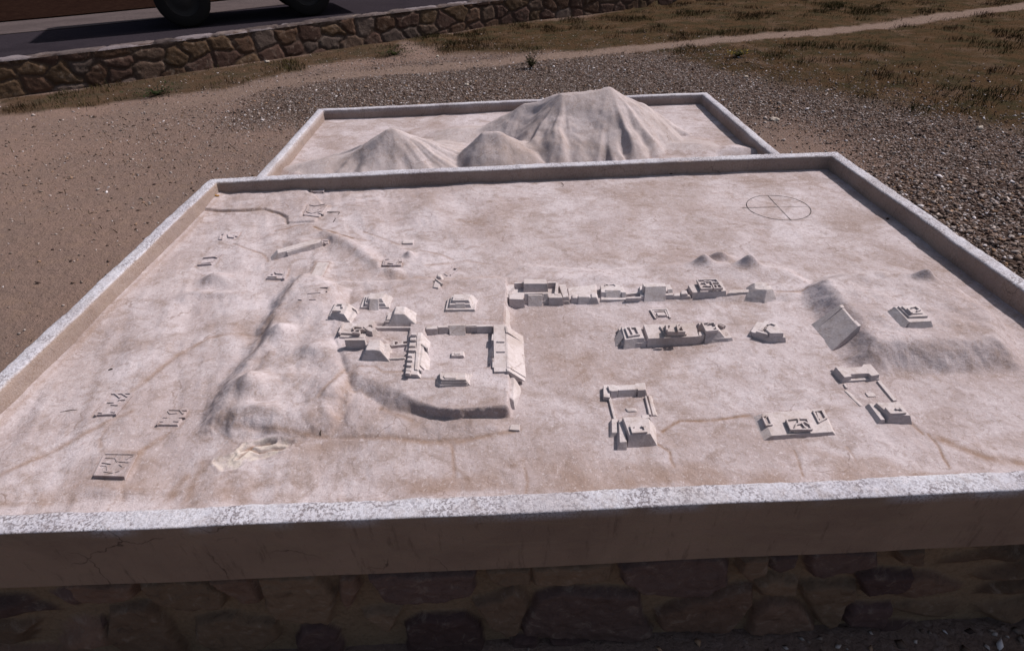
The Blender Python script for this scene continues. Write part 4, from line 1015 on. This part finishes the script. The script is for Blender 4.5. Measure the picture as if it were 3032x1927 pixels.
b = mini('scored_outline', 'thin dark scored outline of a field right of the curved walled foundation', 'scored outline', zA((1830, 430))[0])
b.walls('scored_line', [zA((1690, 432), (1835, 436), (1758, 548))], -.002, .0012, .003)
b.t.children[0].data.materials[0] = M_line
ruin('faint pair of tiny house foundations near the left rim', zA((500, 740))[0], None, 0, [zA((400, 755), (415, 700), (460, 690), (430, 755), (400, 755)), zA((500, 690), (510, 730), (570, 735), (590, 685)), zA((580, 710), (610, 720), (640, 670))], .004)
ruin('two thin parallel wall strips near the left rim', zA((220, 1055))[0], None, 0, [zA((140, 1058), (300, 1048)), zA((185, 1042), (290, 1030), (340, 1000)), zA((210, 972), (340, 962), (370, 970)), zA((370, 965), (425, 935))], .006)
ruin('bright house ruin with dark window gaps left of the long tilted slab', zA((1080, 1235))[0], zA((960, 1222), (1170, 1228), (1225, 1100), (1040, 1110)), .003, [zA((985, 1196), (1075, 1196)), zA((1030, 1168), (1060, 1135), (1085, 1160), (1120, 1130)), zA((1090, 1160), (1150, 1165)), zA((1165, 1215), (1200, 1130))], .008, .006)
b = mini('model_ball_court', 'long narrow block with a stepped bench in the upper left ground', 'model building', zA((1200, 975))[0])
b.slab('platform', zA((1100, 925), (1530, 815), (1610, 790), (1530, 760), (1090, 880)), .021, off=(.003, .002, .001, .002, .028))
b.slab('bench', zA((1205, 915), (1480, 840), (1470, 822), (1195, 895)), .018, off=(.002, .001, 0, .001))
b.slab('end_block', zA((1535, 795), (1618, 775), (1605, 755), (1530, 772)), .021, off=(.003, .001, 0, .002))
ruin('little walled shed at the right end of the long narrow block', zA((1660, 820))[0], zA((1615, 815), (1695, 800), (1690, 765), (1625, 768)), .002, [zA((1620, 800), (1650, 790), (1665, 810)), zA((1640, 775), (1690, 775))], .005)
b = mini('model_slab', 'long flat tilted slab with one bright edge, below the long narrow block', 'model slab', zA((1540, 1215))[0])
b.slab('slab', zA((1480, 1212), (1598, 1210), (1680, 1035), (1572, 1032)), .005, off=(.001,))
b.walls('edge_wall', [zA((1605, 1205), (1685, 1040))], 0, .008, .007)
ruin('faint L-shaped wall traces left of the first court temple', zA((1500, 1470))[0], None, 0, [zA((1350, 1470), (1380, 1475)), zA((1480, 1470), (1545, 1468)), zA((1610, 1330), (1705, 1325), (1680, 1370)), zA((1460, 1400), (1600, 1388))], .002, .004)
ruin('narrow house foundation with broken inner walls in the upper middle ground', zB((1000, 695))[0], zB((870, 692), (1130, 690), (1160, 600), (900, 602)), .002, [zB((875, 688), (905, 605), (960, 602)), zB((880, 690), (1130, 688)), zB((905, 685), (925, 625)), zB((950, 660), (1020, 670)), zB((1070, 680), (1100, 640), (1110, 605)), zB((1085, 645), (1140, 640))], .006)
b = mini('model_slab', 'small dark edged plaque above the narrow house foundation', 'model slab', zB((1230, 392))[0])
b.slab('plaque', zB((1155, 385), (1300, 378), (1310, 335), (1160, 340)), .007, off=(.001,))
ruin('long rectangle of thin scored walls above the alone standing temple', zB((1820, 830))[0], None, 0, [zB((1750, 810), (1830, 735), (1860, 700)), zB((1840, 825), (1935, 745), (1890, 735)), zB((1790, 835), (1750, 812))], .002, .004)
b = mini('model_ramp', 'tiny bright ramp with a dark edge above the court group', 'model ramp', zB((1670, 1010))[0])
b.slab('ramp', zB((1590, 1000), (1660, 1010), (1700, 955), (1620, 900)), .006, off=(.003,))
b.walls('edge_wall', [zB((1625, 880), (1715, 950))], .002, .010, .005)
b.slab('block', zB((1650, 850), (1700, 860), (1700, 820), (1655, 815)), .007, off=(.003,), rough=.001)
ruin('large house foundation with many room cells at the far left of the ground', zH((760, 1500))[0], zH((668, 1500), (812, 1494), (932, 1345), (782, 1345)), .003, [zH((672, 1496), (782, 1348), (930, 1346)), zH((700, 1480), (720, 1482)), zH((765, 1410), (800, 1408)), zH((790, 1425), (830, 1428), (845, 1405)), zH((845, 1392), (890, 1390)), zH((820, 1350), (850, 1375)), zH((870, 1350), (900, 1368)), zH((790, 1475), (815, 1478), (840, 1445)), zH((815, 1490), (930, 1348))], .005, .004)
ruin('small house foundation with a grey court, between the two bigger left foundations', zI((1040, 120))[0], zI((972, 118), (1105, 120), (1165, 25), (1045, 22)), .002, [zI((978, 115), (1045, 25), (1160, 27)), zI((1010, 70), (1040, 72)), zI((1045, 30), (1060, 48), (1100, 45)), zI((1125, 30), (1140, 48)), zI((1120, 72), (1150, 70)), zI((1085, 95), (1110, 96)), zI((985, 95), (1015, 97))], .004, .0035)
ruin('house foundation with many room walls, nearest the front rim', zI((680, 440))[0], zI((582, 436), (768, 442), (845, 300), (650, 295)), .003, [zI((588, 432), (652, 298), (840, 302), (770, 438), (590, 433)), zI((660, 322), (720, 325), (730, 345)), zI((755, 318), (745, 345), (800, 350)), zI((630, 370), (665, 372), (672, 405)), zI((650, 408), (700, 415), (740, 405), (770, 380), (745, 365)), zI((700, 345), (690, 360), (640, 352)), zI((790, 330), (830, 310)), zI((700, 430), (710, 415))], .004, .003)

# --- compass mark scored into the relief
ct = land((2303.5, 613.5))
cmp_ = thing('compass_mark', 'dark scored circle with two crossing lines on the bare relief', 'compass mark', ct)
pE = [zm(2180, 560, 9.632)(p)[0] for p in ((285, 440), (340, 545), (860, 190), (1000, 190), (1400, 225), (1900, 370), (2115, 640), (1950, 830), (1600, 890), (1400, 890), (900, 820), (600, 720), (400, 280), (2050, 500))]
q_ = np.array([land(p)[:2] for p in pE]); A_ = np.c_[2*q_, np.ones(len(q_))]; s_ = np.linalg.lstsq(A_, (q_**2).sum(1), rcond=None)[0]; rad = math.sqrt(s_[2]+s_[0]**2+s_[1]**2)
def ribbon(name, P, w, parent, mat, lift=.0007):
    P = np.array(P); T = np.gradient(P, axis=0); T /= np.hypot(T[:, 0], T[:, 1])[:, None]+1e-12
    V = []
    ww = w*(.75+.5*fbm(P[:, 0]*60, P[:, 1]*60, 77, 3))
    for (x, y), (tx, ty), k in zip(P, T, ww):
        for sgn in (-1, 1):
            a, b_ = x-ty*sgn*k/2, y+tx*sgn*k/2
            V.append((a, b_, max(hz(a, b_), hz(x, y))+lift))
    n = len(P); F = [(2*i, 2*i+1, 2*i+3, 2*i+2) for i in range(n-1)]
    o = mesh_from(name, V, F, mat, parent)
    return o
th = np.linspace(0, 2*math.pi, 181)
ribbon('circle', [(s_[0]+rad*math.cos(a), s_[1]+rad*math.sin(a)) for a in th], .0038, cmp_, M_line)
for p_, q2, w_ in (((170, 545), (1190, 515), .0035), ((1190, 515), (2010, 505), .0016), ((900, 195), (1570, 900), .003)):
    a, b_ = land(zm(2180, 560, 9.632)(p_)[0]), land(zm(2180, 560, 9.632)(q2)[0])
    ribbon('cross_line', [a[:2]*(1-k)+b_[:2]*k for k in np.linspace(0, 1, 50)], w_, cmp_, M_line, .0009)


# ------------------------------------------------------------------ litter on the tables
def sliver(name, label, cat, p0, p1, r, mat, group=None, curve=.15):
    a, b_ = land(p0), land(p1); n = 9; V = []; F = []
    d = b_-a; L = np.linalg.norm(d); side = np.array((-d[1], d[0], 0))/L
    for i in range(n):
        k = i/(n-1); c_ = a+d*k+side*L*curve*math.sin(k*math.pi); z = hz(c_[0], c_[1])+r*.8
        rr = r*(1-.6*abs(2*k-1)**2)
        for j in range(6):
            t_ = j*math.pi/3; V.append((c_[0]+side[0]*rr*math.cos(t_), c_[1]+side[1]*rr*math.cos(t_), z+rr*math.sin(t_)))
    for i in range(n-1):
        for j in range(6): F.append((i*6+j, i*6+(j+1) % 6, (i+1)*6+(j+1) % 6, (i+1)*6+j))
    F += [tuple(range(5, -1, -1)), tuple((n-1)*6+j for j in range(6))]
    o = mesh_from(name, V, F, mat, smooth=True); return tag(o, label, cat, group)
G_ = 'dry twigs and bits lying on the relief'
sliver('twig', 'short thick dark twig fragment left of the flank hill, near the left rim', 'twig', *zH((768, 1188), (800, 1178)), .0022, M_twig, G_)
sliver('twig', 'thin long dry twig lying left of the large room cell foundation', 'twig', *zH((425, 1482), (545, 1467)), .0010, M_twig, G_, .05)
sliver('twig', 'tiny leaning twig in the bare upper middle of the relief', 'twig', zO((1318, 430))[0], zO((1322, 440))[0], .0012, M_twig, G_)
sliver('twig', 'small dark curved twig on the brown band near the front rim', 'twig', *zI((2000, 190), (2003, 155)), .0016, M_twig, G_)
def lump(name, label, cat, p, r, mat, flat=.5, seed=1, where=land, group=None):
    c_ = where(p); bm = bmesh.new(); bmesh.ops.create_icosphere(bm, subdivisions=2, radius=1)
    for v in bm.verts:
        k = 1+.5*float(fbm(np.array(v.co.x*2+seed), np.array(v.co.y*2+v.co.z), seed, 3))
        v.co = Vector((v.co.x*r*k*1.2, v.co.y*r*k*.8, (v.co.z+.7)*r*k*flat)) 
    me = bpy.data.meshes.new(name); bm.to_mesh(me); bm.free(); me.materials.append(mat)
    o = bpy.data.objects.new(name, me); o.location = [float(v) for v in c_]; link(o); return tag(o, label, cat, group)
lump('pebble', 'dark pebble against the far rim wall of the big table', 'pebble', O(1577, 410), .006, M_twig, .9, 3)
lump('dead_leaf', 'small yellow dead leaf in the far left corner of the big table', 'leaf', zA((375, 245))[0], .011, M_leaf, .35, 5)
lump('pebble', 'small dark pebble near the right rim of the big table', 'pebble', O(2086, 516), .005, M_twig, .9, 9)
onG = lambda p: (lambda q: np.array((q[0], q[1], gz(q[0], q[1]))))(px(p, 0))
lump('paper_scrap', 'pale crumpled scrap on the bare earth right of the rear table', 'scrap', (2293, 362), .035, M_scrap, .45, 11, onG)
for i, (p, r, l) in enumerate((((2208, 231), .022, 'white stone at the grass edge right of the rear table'), ((792, 190), .03, 'white stone at the foot of the retaining wall'), ((1383, 254), .022, 'white stone in the gravel behind the rear table summit'),
                               ((1296, 168), .02, 'pale stone by the grass edge behind the rear table'), ((2899, 383), .024, 'bright white stone at the grass edge on the far right'), ((147, 552), .0, ''))):
    if r: lump('white_stone', l, 'stone', p, r, M_scrap, .7, 20+i, onG, 'larger white stones on the ground')

# ------------------------------------------------------------------ gravel and grass
def scatter(n, box):
    x = rng.uniform(box[0], box[1], n); y = rng.uniform(box[2], box[3], n); return x, y
def off_tables(x, y):
    return ~(((x > X0+.02) & (x < X1-.02) & (y > Y0+.02) & (y < Y1)) | ((x > RX0+.02) & (x < RX1-.02) & (y > Y1-.1) & (y < RY1-.02)))
OCT = np.array([(1, 0, 0), (0, 1, 0), (-1, 0, 0), (0, -1, 0), (0, 0, 1), (0, 0, -1)], float)
OF = np.array([(0, 1, 4), (1, 2, 4), (2, 3, 4), (3, 0, 4), (1, 0, 5), (2, 1, 5), (3, 2, 5), (0, 3, 5)])
def stones(name, x, y, r, cols, label):
    n = len(x); z = gz(x, y)
    V = OCT[None]*(1+rng.uniform(-.35, .35, (n, 6, 1)))*r[:, None, None]*np.array((1.25, .9, .6))
    V += rng.normal(0, .12, (n, 6, 3))*r[:, None, None]
    a = rng.uniform(0, 6.28, n); c, s = np.cos(a)[:, None], np.sin(a)[:, None]
    tl = rng.uniform(-.5, .5, n)[:, None]
    X = V[..., 0]*c-V[..., 1]*s; Yy = V[..., 0]*s+V[..., 1]*c; Z = V[..., 2]+V[..., 0]*tl
    P = np.stack([X+x[:, None], Yy+y[:, None], Z+z[:, None]+r[:, None]*.25], -1).reshape(-1, 3)
    F = (OF[None]+6*np.arange(n)[:, None, None]).reshape(-1, 3)
    col = np.repeat(cols, 6, 0)
    o = mesh_from(name, P, F, M_tint, col=col); return tag(o, label, 'gravel', kind='stuff')
x, y = scatter(640000, (-6.5, 9, -.4, 12.5))
gr_, gv_, pa_ = ground_masks(x, y)
dist = np.hypot(x, y)
keep = rng.random(len(x)) < np.clip(gv_*1.15, 0, 1)*np.clip(4.2/dist, .25, 1)**.5*.62+.03*(1-gr_)*(pa_ < .4)
keep &= off_tables(x, y) & (behind_wall(x, y) < -.06)
# nothing far outside the picture
keep &= (np.abs(x) < 1.6+1.05*y)
x, y = x[keep], y[keep]
n = len(x); k = rng.random(n)
base = np.array([(.085, .06, .05), (.16, .125, .11), (.26, .225, .215), (.46, .43, .45), (.05, .035, .032), (.20, .13, .09)])
ci = np.searchsorted([.28, .60, .80, .84, .92], k)
cols = base[ci]*rng.uniform(.9, 1.5, (n, 1))
r = rng.lognormal(math.log(.0068), .38, n)
bigger = np.clip((np.hypot(x-2.4, y-2.5) < 1.6)*1.0, 0, 1); r = r*(1+.45*bigger)
stones('gravel', x, y, np.clip(r, .003, .022), cols, 'loose mixed gravel scattered on the earth round the tables')
print('stones', n)

def blades(name, x, y, h, w, lean, cols, label, cat='grass', parent=None, kind='stuff'):
    n = len(x); z = gz(x, y)
    a = rng.uniform(0, 6.28, n); la = rng.uniform(0, 6.28, n); ln = rng.uniform(.1, 1, n)*lean*h
    wx, wy = np.cos(a)*w/2, np.sin(a)*w/2; lx, ly = np.cos(la)*ln, np.sin(la)*ln
    P = np.stack([np.stack([x-wx, y-wy, z-.004], -1), np.stack([x+wx, y+wy, z-.004], -1),
                  np.stack([x+wx*.6+lx*.4, y+wy*.6+ly*.4, z+h*.6], -1), np.stack([x-wx*.6+lx*.4, y-wy*.6+ly*.4, z+h*.6], -1),
                  np.stack([x+lx, y+ly, z+h], -1)], 1).reshape(-1, 3)
    i = 5*np.arange(n)[:, None]
    F = np.concatenate([i+np.array([0, 1, 2]), i+np.array([0, 2, 3]), i+np.array([3, 2, 4])], 0)
    o = mesh_from(name, P, F, M_tint, parent, col=np.repeat(cols, 5, 0))
    return o
x, y = scatter(900000, (-7, 16, 3.5, 17))
gr_, gv_, pa_ = ground_masks(x, y)
clump = sstep(-.15, .5, fbm(x*2.2, y*2.2, 301, 4))
keep = (rng.random(len(x)) < gr_*(.02+.5*clump**1.6)+.004*(pa_ < .3)) & off_tables(x, y) & (behind_wall(x, y) < -.05) & (np.abs(x) < 2+1.05*y)
x, y, clump = x[keep], y[keep], clump[keep]; n = len(x)
cb = np.array([(.085, .050, .028), (.055, .042, .02), (.035, .034, .015), (.13, .08, .05), (.05, .028, .02)])*.75
gm = fbm(x*.9, y*.9, 305, 3)
ci = np.clip((rng.random(n)*5+gm*2.5*0).astype(int), 0, 4)
cols = cb[ci]*rng.uniform(.6, 1.1, (n, 1)); cols[:, 1] *= 1+.25*(gm > 0)
o = blades('dry_grass', x, y, rng.uniform(.015, .06, n)*(.6+.8*clump), rng.uniform(.004, .010, n), .9, cols, '')
tag(o, 'short dry brown and green grass and weeds beyond the gravel', 'grass', kind='stuff')
print('blades', n)

def plant(name, label, cat, p, n_stems, hgt, spread, leafcol, flower=None, group=None):
    c_ = onG(p); t_ = thing(name, label, cat, c_, group)
    V = []; F = []; Cc = []; SV = []; SF = []; FV = []; FF_ = []
    for s_i in range(n_stems):
        a = random.uniform(0, 6.28); ln = random.uniform(.2, 1)*spread; h = hgt*random.uniform(.5, 1)
        tip = np.array((math.cos(a)*ln, math.sin(a)*ln, h)); i0 = len(SV); r_ = .0025
        for k in range(5):
            q = c_+np.array((tip[0]*(k/4)**1.4, tip[1]*(k/4)**1.4, tip[2]*k/4))
            for j in range(3): SV.append((q[0]+r_*math.cos(j*2.1), q[1]+r_*math.sin(j*2.1), q[2]))
        for k in range(4):
            for j in range(3): SF.append((i0+k*3+j, i0+k*3+(j+1) % 3, i0+k*3+3+(j+1) % 3, i0+k*3+3+j))
        for lf in range(int(9+h*40)):
            k = random.uniform(.15, 1); q = c_+np.array((tip[0]*k**1.4, tip[1]*k**1.4, tip[2]*k)); b_ = random.uniform(0, 6.28); L = random.uniform(.015, .035)
            d = np.array((math.cos(b_), math.sin(b_), random.uniform(-.2, .8)))*L; sd_ = np.array((-math.sin(b_), math.cos(b_), random.uniform(-.3, .3)))*L*.28
            i = len(V); V += [q, q+d*.5+sd_, q+d, q+d*.5-sd_]; F.append((i, i+1, i+2, i+3)); cc = np.array(leafcol)*random.uniform(.6, 1.3); Cc += [cc]*4
        if flower and random.random() < .8:
            q = c_+tip; i = len(FV)
            for j in range(6): FV.append((q[0]+.007*math.cos(j), q[1]+.007*math.sin(j), q[2]+.002*(j % 2)))
            FF_.append(tuple(i+j for j in range(6)))
    mesh_from('stems', SV, SF, M_twig, t_)
    mesh_from('foliage', V, F, M_tint, t_, col=np.array(Cc))
    if FV: mesh_from('flowers', FV, FF_, flower, t_)
    return t_
plant('weed', 'dark bushy weed standing alone in the gravel behind the rear table', 'weed', (1573, 203), 26, .17, .15, (.035, .035, .018))
plant('weed', 'low weed clump with yellow flowers at the gravel edge right of the path', 'weed', (2184, 172), 26, .09, .16, (.06, .06, .02), flat_mat('yellow_petals', (.6, .38, .04)))
plant('weed', 'low dark green weed patch at the retaining wall foot on the left', 'weed', (470, 283), 40, .10, .45, (.022, .032, .014))
plant('weed', 'dark green weed patch at the wall foot near the photo middle', 'weed', (1170, 165), 40, .10, .45, (.03, .035, .014))

# ------------------------------------------------------------------ dark truck on the road behind the wall
wf = px((566, 84), ROADZ); wr = px((925, 50), ROADZ)
dv = (wr-wf)[:2]; wb = float(np.hypot(*dv)); ang = math.atan2(dv[1], dv[0])
tr = thing('truck', 'dark truck on the road behind the retaining wall, only its wheels showing', 'truck', (wf[0], wf[1], ROADZ))
def tr_w(x, y, z): c, s = math.cos(ang), math.sin(ang); return (wf[0]+c*x-s*y, wf[1]+s*x+c*y, ROADZ+z)
def tr_box(name, x0, x1, y0, y1, z0, z1, mat, parent=tr, bev=.03, taper=0):
    bm = bmesh.new(); vs = [bm.verts.new(tr_w(x+(taper if z == z1 and x == x0 else 0), y, z)) for z in (z0, z1) for x, y in ((x0, y0), (x1, y0), (x1, y1), (x0, y1))]
    for f in ((3, 2, 1, 0), (4, 5, 6, 7), (0, 1, 5, 4), (1, 2, 6, 5), (2, 3, 7, 6), (3, 0, 4, 7)): bm.faces.new([vs[i] for i in f])
    bmesh.ops.bevel(bm, geom=list(bm.edges), offset=bev, segments=3, affect='EDGES')
    bmesh.ops.translate(bm, verts=bm.verts, vec=-Vector(tr.location)); me = bpy.data.meshes.new(name); bm.to_mesh(me); bm.free(); me.materials.append(mat)
    o = bpy.data.objects.new(name, me); return link(o, parent)
tr_box('chassis', -.45, wb+1.2, .3, 1.6, .56, .80, M_body)
tr_box('cab', -.50, .85, .02, 1.9, .70, 2.15, M_body, taper=.25, bev=.08)
tr_box('windscreen', -.525, -.25, .15, 1.77, 1.35, 1.95, M_glass, bev=.01, taper=.16)
tr_box('side_window', -.15, .65, -.005, .03, 1.35, 1.95, M_glass, bev=.008)
tr_box('cargo_body', .95, wb+1.5, .0, 1.95, .82, 2.3, M_body, bev=.03)
tr_box('bumper', -.60, -.48, .05, 1.85, .55, .78, M_metal, bev=.02)
def wheel(x, y):
    def lathe(name, prof, mat, par):
        V = []; F = []; n = 28
        for (r_, w_) in prof:
            for j in range(n): a = 2*math.pi*j/n; V.append(tr_w(x+r_*math.cos(a), y+w_, .40+r_*math.sin(a)))
        m_ = len(prof)
        for i in range(m_-1):
            for j in range(n): F.append((i*n+j, i*n+(j+1) % n, (i+1)*n+(j+1) % n, (i+1)*n+j))
        o = mesh_from(name, V, F, mat, None, smooth=True); 
        for v in o.data.vertices: v.co -= Vector(tr.location)
        o.parent = par; return o
    w = lathe('wheel', [(.24, 0), (.36, -.01), (.395, .02), (.40, .05), (.40, .19), (.395, .22), (.36, .25), (.24, .24), (.24, 0)], M_tyre, tr)
    h = lathe('hub', [(.0, .02), (.1, .02), (.14, .06), (.22, .07), (.24, .04)], M_metal, w)
for xx in (0, wb):
    wheel(xx, .02); wheel(xx, 1.62)
